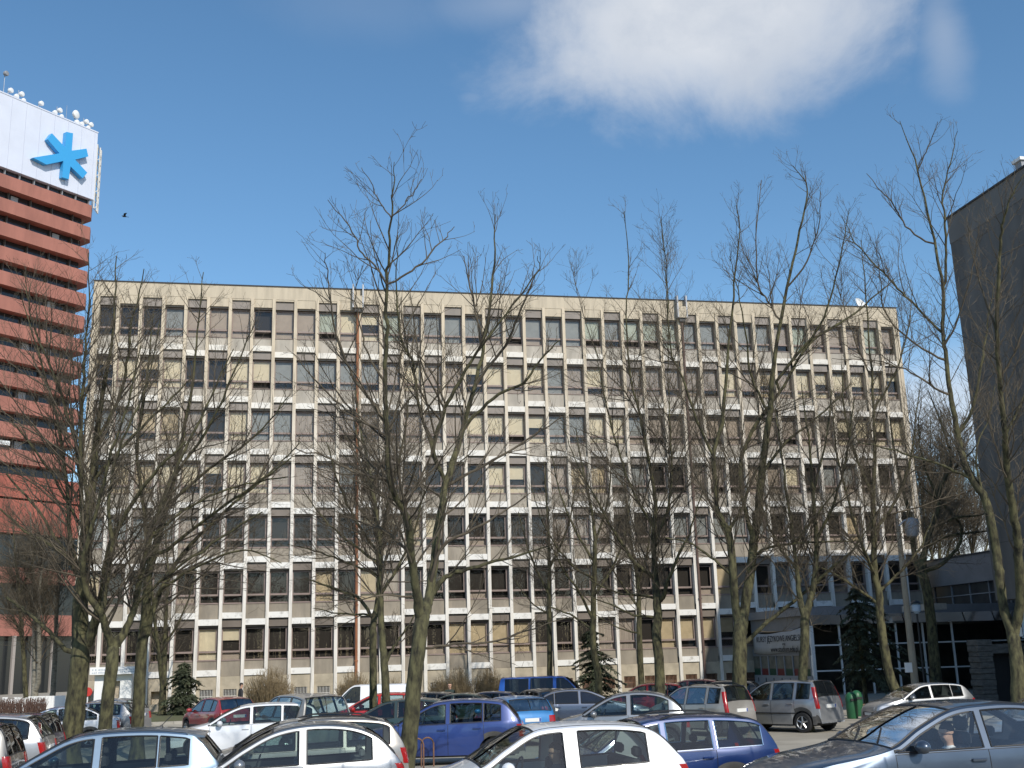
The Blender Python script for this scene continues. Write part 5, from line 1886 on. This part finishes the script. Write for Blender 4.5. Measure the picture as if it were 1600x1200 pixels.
cp = [
    ('silver hatchback with red tail lamps cut off at the left edge', -88, 1103, 26.5, 'estate', P_SILVER, 14, dict()),
    ('dark navy compact van with a tall orange red tail lamp at the far left', -18, 1098, 30.0, 'tallhatch', P_DARKBLUE, 22, dict(tint=DARKCARGLASS, scale=1.08)),
    ('white saloon partly hidden by the three tree trunks on the left', 84, 1088, 42.5, 'saloon', P_WHITE, 4, dict(scale=1.0)),
    ('white hatchback seen past the right trunk of the three trees', 138, 1086, 46.0, 'hatch', P_BRIGHT, 16, dict(scale=1.04)),
    ('pale silver hatchback half hidden behind the rightmost of the three trunks', 160, 1083, 50.5, 'hatch', P_SILVER, 30, dict(scale=1.04)),
    ('white estate car standing broadside on the left of the car park', 388, 1098, 36.0, 'estate', P_WHITE, 2, dict(detail=2)),
    ('greige minivan showing its wide dark rear window behind the white estate', 466, 1083, 37.5, 'minivan', P_GREIGE, 66, dict(dark_from=None)),
    ('dark red hatchback parked near the lawn left of the bare shrub', 342, 1088, 47.0, 'hatch', P_RED, 66, dict(tint=DARKCARGLASS)),
    ('white panel van with a sloping bonnet behind the red saloon', 578, 1066, 50.0, 'van', P_WHITE, 4, dict(panes=[(1.0, 1.98)], scale=0.93)),
    ('red hatchback behind the close pair of slim trunks', 588, 1082, 43.0, 'hatch', P_BRIGHTRED, 8, dict()),
    ('dark green hatchback left of the foreground trunk', 612, 1091, 37.0, 'hatch', P_DARKGREEN, 6, dict(tint=DARKCARGLASS)),
    ('violet blue hatchback with glaring side windows right of the foreground trunk', 690, 1091, 30.5, 'hatch', P_VIOLET, 5, dict(detail=2)),
    ('bright blue hatchback seen from behind with a white number plate', 798, 1086, 38.5, 'hatch', P_CYAN, 70, dict()),
    ('near black hatchback with a white plate behind the bright blue one', 842, 1075, 45.0, 'hatch', P_DARK, 66, dict(tint=DARKCARGLASS)),
    ('blue minibus van facing right in front of the spruce', 858, 1056, 52.0, 'van', P_VANBLUE, 186, dict(scale=0.98, detail=2, tint=DARKCARGLASS)),
    ('slate blue saloon facing right behind the silver hatchback', 912, 1075, 44.0, 'saloon', P_SLATE, 176, dict(tint=DARKCARGLASS)),
    ('silver white hatchback in front of the dark tree trunk', 968, 1080, 33.5, 'round3', P_BRIGHT, 3, dict(detail=2)),
    ('red car showing only its bright red roof behind the silver white hatchback', 1005, 1067, 49.5, 'hatch', P_BRIGHTRED, 4, dict()),
    ('maroon car showing its roof just right of the dark tree trunk', 1070, 1061, 55.0, 'hatch', P_MAROON, 8, dict(tint=DARKCARGLASS)),
    ('dark car whose roof shows above the greige boxy hatchback', 1120, 1063, 50.0, 'hatch', P_DARK, 8, dict(tint=DARKCARGLASS)),
    ('greige boxy hatchback with tall red tail lamps left of the twin limbed tree', 1090, 1069, 40.0, 'tallhatch', P_GREIGE, 40, dict(roof_rails=True, detail=2)),
    ('silver boxy hatchback with tall red tail lamps right of the twin limbed tree', 1220, 1062, 40.7, 'tallhatch', P_SILVER, 33, dict(roof_rails=False, strip=True, detail=2)),
    ('silver white hatchback nosing towards the viewer behind the grey saloon', 1430, 1067, 42.0, 'hatch', P_BRIGHT, -28, dict()),
    ('near black car, leftmost of the dark row behind the violet blue hatchback', 655, 1081, 48.5, 'hatch', P_DARK, 20, dict(tint=DARKCARGLASS)),
    ('dark green car, middle of the dark row behind the violet blue hatchback', 705, 1083, 47.5, 'saloon', P_DARKGREEN, 12, dict(tint=DARKCARGLASS)),
    ('dark blue car, rightmost of the dark row behind the violet blue hatchback', 752, 1080, 49.0, 'hatch', P_DARKBLUE, 16, dict(tint=DARKCARGLASS)),
]
CARS = {}
for (lab, px, py, d_, st, pm, rel_, kw) in cp:
    CARS[lab[:24]] = make_car(lab, px, py, d_, st, pm, None, rel_, **kw)

# ------------------------------------------------------------------ people
SKIN = material('skin', (0.50, 0.30, 0.21), 0.55)
EYE = material('eye_dark', (0.03, 0.02, 0.02), 0.3)


def hand_joints(side, wrist, fwd, down, curl):
    """wrist point, unit vectors along the hand and towards the palm side -> finger chains"""
    wrist, fwd, down = (np.array(q, float) for q in (wrist, fwd, down))
    across = np.cross(fwd, down)
    chains = []
    for k, (o, l) in enumerate(((-0.030, 0.066), (-0.010, 0.076), (0.011, 0.070), (0.030, 0.054))):
        b = wrist + fwd * 0.085 + across * o
        m = b + fwd * l * 0.45 * math.cos(curl) + down * l * 0.45 * math.sin(curl)
        e = m + fwd * l * 0.55 * math.cos(2 * curl) + down * l * 0.55 * math.sin(2 * curl)
        chains.append((b, m, e))
    t0 = wrist + fwd * 0.035 + across * 0.036 * side
    t1 = t0 + fwd * 0.028 + across * 0.022 * side + down * 0.012
    t2 = t1 + fwd * 0.030 + down * 0.014
    chains.append((t0, t1, t2))
    return chains


def person(label, loc, rotz, pose, top_mat, leg_mat, hair_mat, height=1.76, collar=None):
    """body facing -x, built as one skinned surface"""
    root = thing('person', label, 'person', loc, rotz)
    k = height / 1.76
    V, E_, RR = [], [], []

    def add(p, r, link=None):
        V.append(tuple(np.array(p, float) * k))
        RR.append(r * k)
        if link is not None:
            E_.append((link, len(V) - 1))
        return len(V) - 1
    seat_ = pose == 'seated'
    hz = 0.10 if seat_ else 0.93                      # pelvis height above the base point
    lean = 0.10 if seat_ else -0.01
    pel = add((0, 0, hz), 0.135)
    sp = add((lean * 0.4, 0, hz + 0.20), 0.125, pel)
    ch = add((lean, 0, hz + 0.42), 0.145, sp)
    nb = add((lean, 0, hz + 0.535), 0.075, ch)
    nk = add((lean - 0.01, 0, hz + 0.60), 0.055, nb)
    h0 = add((lean - 0.03, 0, hz + 0.665), 0.072, nk)
    h1 = add((lean - 0.03, 0, hz + 0.74), 0.088, h0)
    h2 = add((lean - 0.02, 0, hz + 0.80), 0.070, h1)
    hc = np.array((lean - 0.03, 0, hz + 0.74))
    add(hc + (-0.100, 0, -0.015), 0.014, h1)          # nose
    add(hc + (-0.070, 0, -0.095), 0.026, h0)          # chin
    for s in (1, -1):
        add(hc + (0.01, s * 0.088, -0.02), 0.016, h1)  # ear
    wr_pts = {}
    for s in (1, -1):
        sh = add((lean, s * 0.185, hz + 0.485), 0.068, ch)
        if seat_:
            el = add((lean - 0.20, s * 0.25, hz + 0.25), 0.047, sh)
            wp = np.array((lean - 0.44, s * 0.17, hz + 0.36))
            fwd, dn = np.array((-0.6, -0.35 * s, 0.72)), np.array((-0.75, 0, -0.6))
        else:
            el = add((lean + 0.03, s * 0.245, hz + 0.20), 0.047, sh)
            wp = np.array((lean - 0.07, s * 0.25, hz - 0.04))
            fwd, dn = np.array((-0.15, 0, -1.0)), np.array((-0.1, -s, 0.0))
        fwd = fwd / np.linalg.norm(fwd)
        dn = dn - fwd * np.dot(fwd, dn)
        dn = dn / np.linalg.norm(dn)
        w_ = add(wp, 0.030, el)
        pm = add(wp + fwd * 0.05, 0.036, w_)
        for ci, chn in enumerate(hand_joints(s, wp, fwd, dn, 1.0 if seat_ else 0.45)):
            prev = pm if ci < 4 else w_
            for q_, r_ in zip(chn, (0.0095, 0.009, 0.0075)):
                prev = add(q_, r_, prev)
        hp = add((0.0, s * 0.095, hz - 0.04), 0.10, pel)
        if seat_:
            kn = add((-0.46, s * 0.15, hz + 0.06), 0.062, hp)
            an = add((-0.62, s * 0.15, hz - 0.30), 0.042, kn)
            add((-0.80, s * 0.15, hz - 0.33), 0.036, an)
        else:
            st_ = 0.12 * s
            kn = add((-0.03 - st_ * 0.6, s * 0.10, hz * 0.53), 0.062, hp)
            an = add((0.02 - st_, s * 0.10, 0.085), 0.042, kn)
            add((-0.17 - st_, s * 0.11, 0.04), 0.036, an)
    me = D.meshes.new('body')
    me.from_pydata(V, E_, [])
    o = D.objects.new('body', me)
    COL.objects.link(o)
    o.modifiers.new('skin', 'SKIN')
    sv = me.skin_vertices[0].data
    for i, r_ in enumerate(RR):
        sv[i].radius = (r_, r_)
        sv[i].use_root = (i == 0)
    ss = o.modifiers.new('smooth', 'SUBSURF')
    ss.levels = ss.render_levels = 2
    bpy.context.view_layer.update()
    m2 = D.meshes.new_from_object(o.evaluated_get(bpy.context.evaluated_depsgraph_get()))
    o.modifiers.clear()
    o.data = m2
    D.meshes.remove(me)
    m2.name = 'body'
    for m in (top_mat, leg_mat, SKIN, TRIM, collar or top_mat):
        m2.materials.append(m)
    hand_c = [np.array(V[i]) for i in range(len(V)) if RR[i] <= 0.0365 * k]
    for pl in m2.polygons:
        c = np.array(pl.center)
        if c[2] > (hz + 0.565) * k: mi = 2
        elif c[2] > (hz + 0.525) * k and abs(c[1]) < 0.1 * k: mi = 4
        elif c[2] < (0.10 if not seat_ else hz - 0.29) * k: mi = 3
        elif c[2] < (hz - 0.01) * k and abs(c[1]) < 0.2 * k: mi = 1
        else: mi = 0
        if mi in (0, 1) and abs(c[1]) > 0.10 * k:
            wl_ = -0.40 if seat_ else None
            if (seat_ and c[0] < (lean - 0.42) * k and c[2] > (hz + 0.25) * k) or (not seat_ and abs(c[1]) > 0.2 * k and c[2] < (hz - 0.05) * k):
                mi = 2
        if seat_ and mi == 0 and c[0] < -0.12 * k and c[2] < (hz + 0.16) * k and abs(c[1]) < 0.24 * k:
            mi = 1
        pl.material_index = mi
        pl.use_smooth = True
    o.parent = root
    hcw = hc * k
    mb_ = MB()
    sgm, rg = 16, 9
    v, f = [], []
    for i in range(rg + 1):
        ph = math.pi * 0.62 * i / rg
        for j in range(sgm):
            t_ = 2 * math.pi * j / sgm
            cut = 1.0 - 0.33 * max(0, -math.cos(t_)) * (i / rg)          # shorter over the face
            a = ph * cut
            v.append((hcw[0] + 0.012 + 0.104 * k * math.sin(a) * math.cos(t_), 0.089 * k * math.sin(a) * math.sin(t_), hcw[2] + 0.012 + 0.106 * k * math.cos(a)))
    for i in range(rg):
        for j in range(sgm):
            q_ = (j + 1) % sgm
            f.append((i * sgm + j, (i + 1) * sgm + j, (i + 1) * sgm + q_, i * sgm + q_))
    mb_.add(v, f)
    if hair_mat is not None:
        mb_.build('hair', hair_mat, root, 60, local=False)
    for s in (1, -1):
        mb_ = MB()
        mb_.ball((hcw[0] - 0.074 * k, s * 0.033 * k, hcw[2] + 0.012), 0.012, 8, 6)
        mb_.build('eye', EYE, root, 60, local=False)
    mb_ = MB()
    mb_.tube([(hcw[0] - 0.085 * k, -0.022 * k, hcw[2] - 0.052 * k), (hcw[0] - 0.090 * k, 0, hcw[2] - 0.054 * k), (hcw[0] - 0.085 * k, 0.022 * k, hcw[2] - 0.052 * k)], 0.006, 5)
    mb_.build('mouth', material('lips', (0.36, 0.14, 0.11), 0.6), root, local=False)
    return root


SUIT = material('navy_suit', (0.012, 0.014, 0.022), 0.85)
SHIRT = material('white_shirt', (0.75, 0.75, 0.75), 0.8)
HAIRB = material('brown_hair', (0.045, 0.028, 0.018), 0.7)
HAIRK = material('black_hair', (0.015, 0.012, 0.011), 0.7)
JACKET = material('dark_jacket', (0.03, 0.03, 0.034), 0.9)
COAT = material('grey_coat', (0.14, 0.14, 0.15), 0.9)
GREEN = material('dark_green_coat', (0.03, 0.045, 0.04), 0.9)


def in_car(car, style, side, dx=0.0):
    S = STYLES[style]
    xl = S['ws'][0] + 0.95 + dx - S['L'] / 2
    m = world_of(car) @ Vector((xl + 0.0, side * 0.36, 0.34))
    return m


m = in_car(c21, 'saloon', -1)
person('man in a dark suit and white collar driving the steel blue saloon', m, 0.0, 'seated', SUIT, SUIT, HAIRB, 1.80, SHIRT)
m = in_car(c16, 'boxy3', -1)
person('person in grey coat sitting in the white three door hatchback', m, 0.0, 'seated', COAT, JACKET, HAIRB, 1.68)
p = at(376, 1080, 57.0)
person('dark haired person in a dark jacket walking by the big bare shrub', (p[0], p[1], ground_z(p[1])), R(200), 'standing', JACKET, JACKET, HAIRK, 1.74)
p = at(703, 1080, 51.0)
person('person in a dark green coat standing behind the row of dark cars', (p[0], p[1], ground_z(p[1])), R(70), 'standing', GREEN, JACKET, None, 1.76)

# ------------------------------------------------------------------ street furniture
POLE = material('weathered_pole', (0.30, 0.26, 0.20), 0.85, var=0.15, scale=3, stretch=(1, 1, 0.3))
p = at(1431, 1078, 52.0)
gz = ground_z(p[1])
lamp = thing('street_lamp', 'tall old concrete lamp post with a grey barrel head in front of the lobby', 'street lamp', (p[0], p[1], gz))
top_ = at(1408, 815, 52.0)[2]
mb = MB()
mb.tube([(p[0], p[1], gz - 0.1), (p[0], p[1], gz + 2), (p[0], p[1], top_)], [0.19, 0.17, 0.11], 10)
mb.build('pole', POLE, lamp, 50)
mb = MB()
mb.tube([(p[0], p[1], top_ - 0.05), (p[0] + 0.35, p[1], top_ + 0.25), (p[0] + 0.7, p[1], top_ + 0.3)], 0.035, 8)
mb.build('arm', STEEL, lamp, 50)
mb = MB()
mb.lathe([(0.05, -0.5), (0.25, -0.46), (0.33, -0.2), (0.33, 0.25), (0.24, 0.4), (0.06, 0.44)], (p[0] + 0.72, p[1], top_ - 0.05), (0.1, 0, 1), 16)
mb.build('lamp_head', GREYPAINT, lamp, 40)
mb = MB()
q_ = at(1424, 1043, 51.7)
mb.box(q_[0] - 0.17, q_[0] + 0.19, p[1] - 0.24, p[1] - 0.20, q_[2] - 0.22, q_[2] + 0.22)
mb.build('notice', WHITE, lamp)

p = at(1446, 1080, 55.0)
gz = ground_z(p[1])
zt = at(1437, 958, 55.0)[2]
lan = thing('lantern_post', 'slim dark lantern post with a pale glass head beside the crooked tree', 'street lamp', (p[0], p[1], gz))
mb = MB()
mb.tube([(p[0], p[1], gz - 0.1), (p[0], p[1], zt)], [0.06, 0.045], 8)
mb.build('pole', BLACK, lan, 50)
mb = MB()
mb.lathe([(0.08, 0.0), (0.20, 0.12), (0.22, 0.4), (0.12, 0.5)], (p[0], p[1], zt), (0, 0, 1), 12)
hd_ = mb.build('lamp_head', material('pale_lantern', (0.45, 0.55, 0.66), 0.3), lan, 40)
mb = MB()
mb.lathe([(0.27, 0.0), (0.20, 0.08), (0.03, 0.16)], (p[0], p[1], zt + 0.5), (0, 0, 1), 12)
mb.build('cap', BLACK, hd_, 40)

BIN = material('green_bin', (0.02, 0.11, 0.045), 0.45, var=0.15, scale=2)
for (px, d_, s_, lab) in ((1331, 46.0, 1.0, 'dark green domed litter bin, left of the two by the lobby'), (1340, 47.5, 1.02, 'dark green domed litter bin, right of the two by the lobby')):
    p = at(px, 1106, d_)
    gz = ground_z(p[1])
    b = thing('litter_bin', lab, 'litter bin', (p[0], p[1], gz), 0, 'litter bins by the lobby')
    mb = MB()
    mb.lathe([(0.20, 0.0), (0.22, 0.05), (0.23, 0.62), (0.225, 0.66)], (p[0], p[1], gz), (0, 0, 1), 16)
    mb.build('bin_body', BIN, b, 40)
    mb = MB()
    mb.lathe([(0.235, 0.665), (0.235, 0.80), (0.20, 0.95), (0.10, 1.04), (0.02, 1.06)], (p[0], p[1], gz), (0, 0, 1), 16, 0)
    mb.box(p[0] - 0.13, p[0] + 0.13, p[1] - 0.25, p[1] - 0.2, gz + 0.70, gz + 0.79, 1)
    mb.build('hood', [BIN, BLACK], b, 40)
p = at(1368, 1108, 48.0)
gz = ground_z(p[1])
bench = thing('park_bench', 'low wooden bench beside the green litter bins', 'bench', (p[0], p[1], gz))
mb = MB()
for k in range(4):
    mb.box(p[0] - 0.75, p[0] + 0.75, p[1] - 0.24 + k * 0.125, p[1] - 0.13 + k * 0.125, gz + 0.42, gz + 0.46)
mb.build('seat', material('bench_wood', (0.22, 0.14, 0.085), 0.8, var=0.2, scale=4, stretch=(0.3, 2, 2)), bench)
for s in (-0.55, 0.55):
    mb = MB()
    mb.box(p[0] + s - 0.08, p[0] + s + 0.08, p[1] - 0.22, p[1] + 0.22, gz - 0.05, gz + 0.418)
    mb.build('leg', KERB, bench)
# bike hoops
HOOP = material('orange_brown_tube', (0.17, 0.085, 0.05), 0.7, var=0.25, scale=6)
for (px, py, lab) in ((668, 1186, 'rusty orange bicycle hoop right of the foreground trunk'), (652, 1190, 'rusty orange bicycle hoop half behind the foreground trunk')):
    p = z_plane(px, py, -0.12)
    gz = ground_z(p[1])
    hp = thing('bicycle_hoop', lab, 'bicycle stand', (p[0], p[1], gz), 0, 'bicycle hoops by the trunk')
    mb = MB()
    pts = [(p[0] - 0.16, p[1], gz - 0.05), (p[0] - 0.16, p[1], gz + 0.55)]
    pts += [(p[0] - 0.16 * math.cos(t_), p[1] + 0.0, gz + 0.55 + 0.17 * math.sin(t_)) for t_ in np.linspace(0.2, math.pi - 0.2, 8)]
    pts += [(p[0] + 0.16, p[1], gz + 0.55), (p[0] + 0.16, p[1], gz - 0.05)]
    mb.tube(pts, 0.021, 8)
    mb.build('hoop_tube', HOOP, hp, 50)
# white low fence by the tower
a_, b_ = at(4, 1086, 72.0), at(103, 1086, 72.0)
gz = ground_z(0)
fence = thing('panel_fence', 'low white panel fence with an uneven top at the far left', 'fence', ((a_[0] + b_[0]) / 2, (a_[1] + b_[1]) / 2, gz))
rs_ = random.Random(2)
n = 22
for k in range(n):
    s0, s1 = a_ + (b_ - a_) * (k / n), a_ + (b_ - a_) * ((k + 0.96) / n)
    h = rs_.uniform(0.85, 1.0) if k < 9 else 1.0
    mb = MB()
    d_ = (s1 - s0); d_[2] = 0
    mb.obox((s0[0], s0[1], gz), d_, (0, 0.05, 0), (0, 0, h))
    mb.build('panel', WHITE, fence)
# small red and white sign behind the white saloon
p = at(137, 1083, 50.0)
gz = ground_z(p[1])
sg_ = thing('round_sign', 'small red disc sign on a white post behind the white saloon', 'sign', (p[0], p[1], gz))
mb = MB()
mb.tube([(p[0], p[1] + 0.03, gz - 0.05), (p[0], p[1] + 0.03, p[2] + 0.1)], 0.03, 8)
mb.build('post', WHITE, sg_)
mb = MB()
mb.lathe([(0.19, -0.012), (0.2, 0.0), (0.19, 0.012)], (p[0], p[1] - 0.02, p[2] + 0.05), (0.2, -1, 0), 18)
mb.build('disc', material('sign_red', (0.5, 0.03, 0.02), 0.5), sg_, 40)
# orange container by the shrubs
p = at(626, 1084, 58.0)
gz = ground_z(p[1])
ob = thing('salt_bin', 'small orange container by the shrubs behind the foreground trunk', 'container', (p[0], p[1], gz))
mb = MB()
mb.bevel_box(p[0] - 0.3, p[0] + 0.3, p[1] - 0.3, p[1] + 0.3, gz, p[2] + 0.12, 0.04)
mb.build('box', material('orange_plastic', (0.55, 0.15, 0.06), 0.5), ob)
mb = MB()
mb.bevel_box(p[0] - 0.33, p[0] + 0.33, p[1] - 0.33, p[1] + 0.33, p[2] + 0.122, p[2] + 0.24, 0.03)
mb.build('lid', MATS['orange_plastic'], ob)
# sign at the right edge on the dark building
p = x_plane(1597, 978, DX - 0.06)
ws_ = thing('wall_sign', 'pale blue sign with a black and white mark at the right edge', 'sign', p)
mb = MB()
mb.box(DX - 0.06, DX - 0.01, p[1] - 1.6, p[1] + 0.12, p[2] - 0.55, p[2] + 0.75)
mb.build('board', material('pale_blue_board', (0.42, 0.55, 0.62), 0.5), ws_)
mb = MB()
mb.box(DX - 0.072, DX - 0.061, p[1] + 0.0, p[1] + 0.30, p[2] - 0.5, p[2] + 0.7, 0)
mb.box(DX - 0.080, DX - 0.073, p[1] + 0.02, p[1] + 0.28, p[2] - 0.48, p[2] - 0.05, 1)
mb.build('mark', [BLACK, WHITE], ws_)
# bird
p = at(194, 338, 90.0)
bird = thing('flying_bird', 'small dark bird flying in the sky right of the tower', 'bird', p, 0.4)
mb = MB()
v, f = [], []
prof = [(-0.20, 0.012, 0.0), (-0.16, 0.035, 0.005), (-0.10, 0.04, 0.0), (-0.02, 0.07, -0.01), (0.08, 0.065, -0.01), (0.18, 0.035, 0.0), (0.26, 0.03, 0.0), (0.36, 0.045, 0.0)]
for (x, r_, z) in prof:
    for j in range(8):
        t_ = 2 * math.pi * j / 8
        v.append((x, r_ * math.cos(t_), z + r_ * (0.8 if x < 0.2 else 0.25) * math.sin(t_)))
n0 = len(prof)
f += [(i * 8 + j, i * 8 + (j + 1) % 8, (i + 1) * 8 + (j + 1) % 8, (i + 1) * 8 + j) for i in range(n0 - 1) for j in range(8)]
mb.add(v, f)
for s in (1, -1):
    w0 = [(-0.08, s * 0.05, 0.02), (0.10, s * 0.05, 0.02), (-0.10, s * 0.25, 0.14), (0.08, s * 0.25, 0.13), (0.02, s * 0.50, 0.12), (0.10, s * 0.46, 0.11)]
    up_ = [(x, y, z + 0.012) for x, y, z in w0]
    mb.add(w0 + up_, [(0, 1, 3, 2), (2, 3, 5, 4), (6, 8, 9, 7), (8, 10, 11, 9), (0, 2, 8, 6), (2, 4, 10, 8), (1, 7, 9, 3), (3, 9, 11, 5), (4, 5, 11, 10), (0, 6, 7, 1)])
mb.build('body', BLACK, bird, 60, local=False)
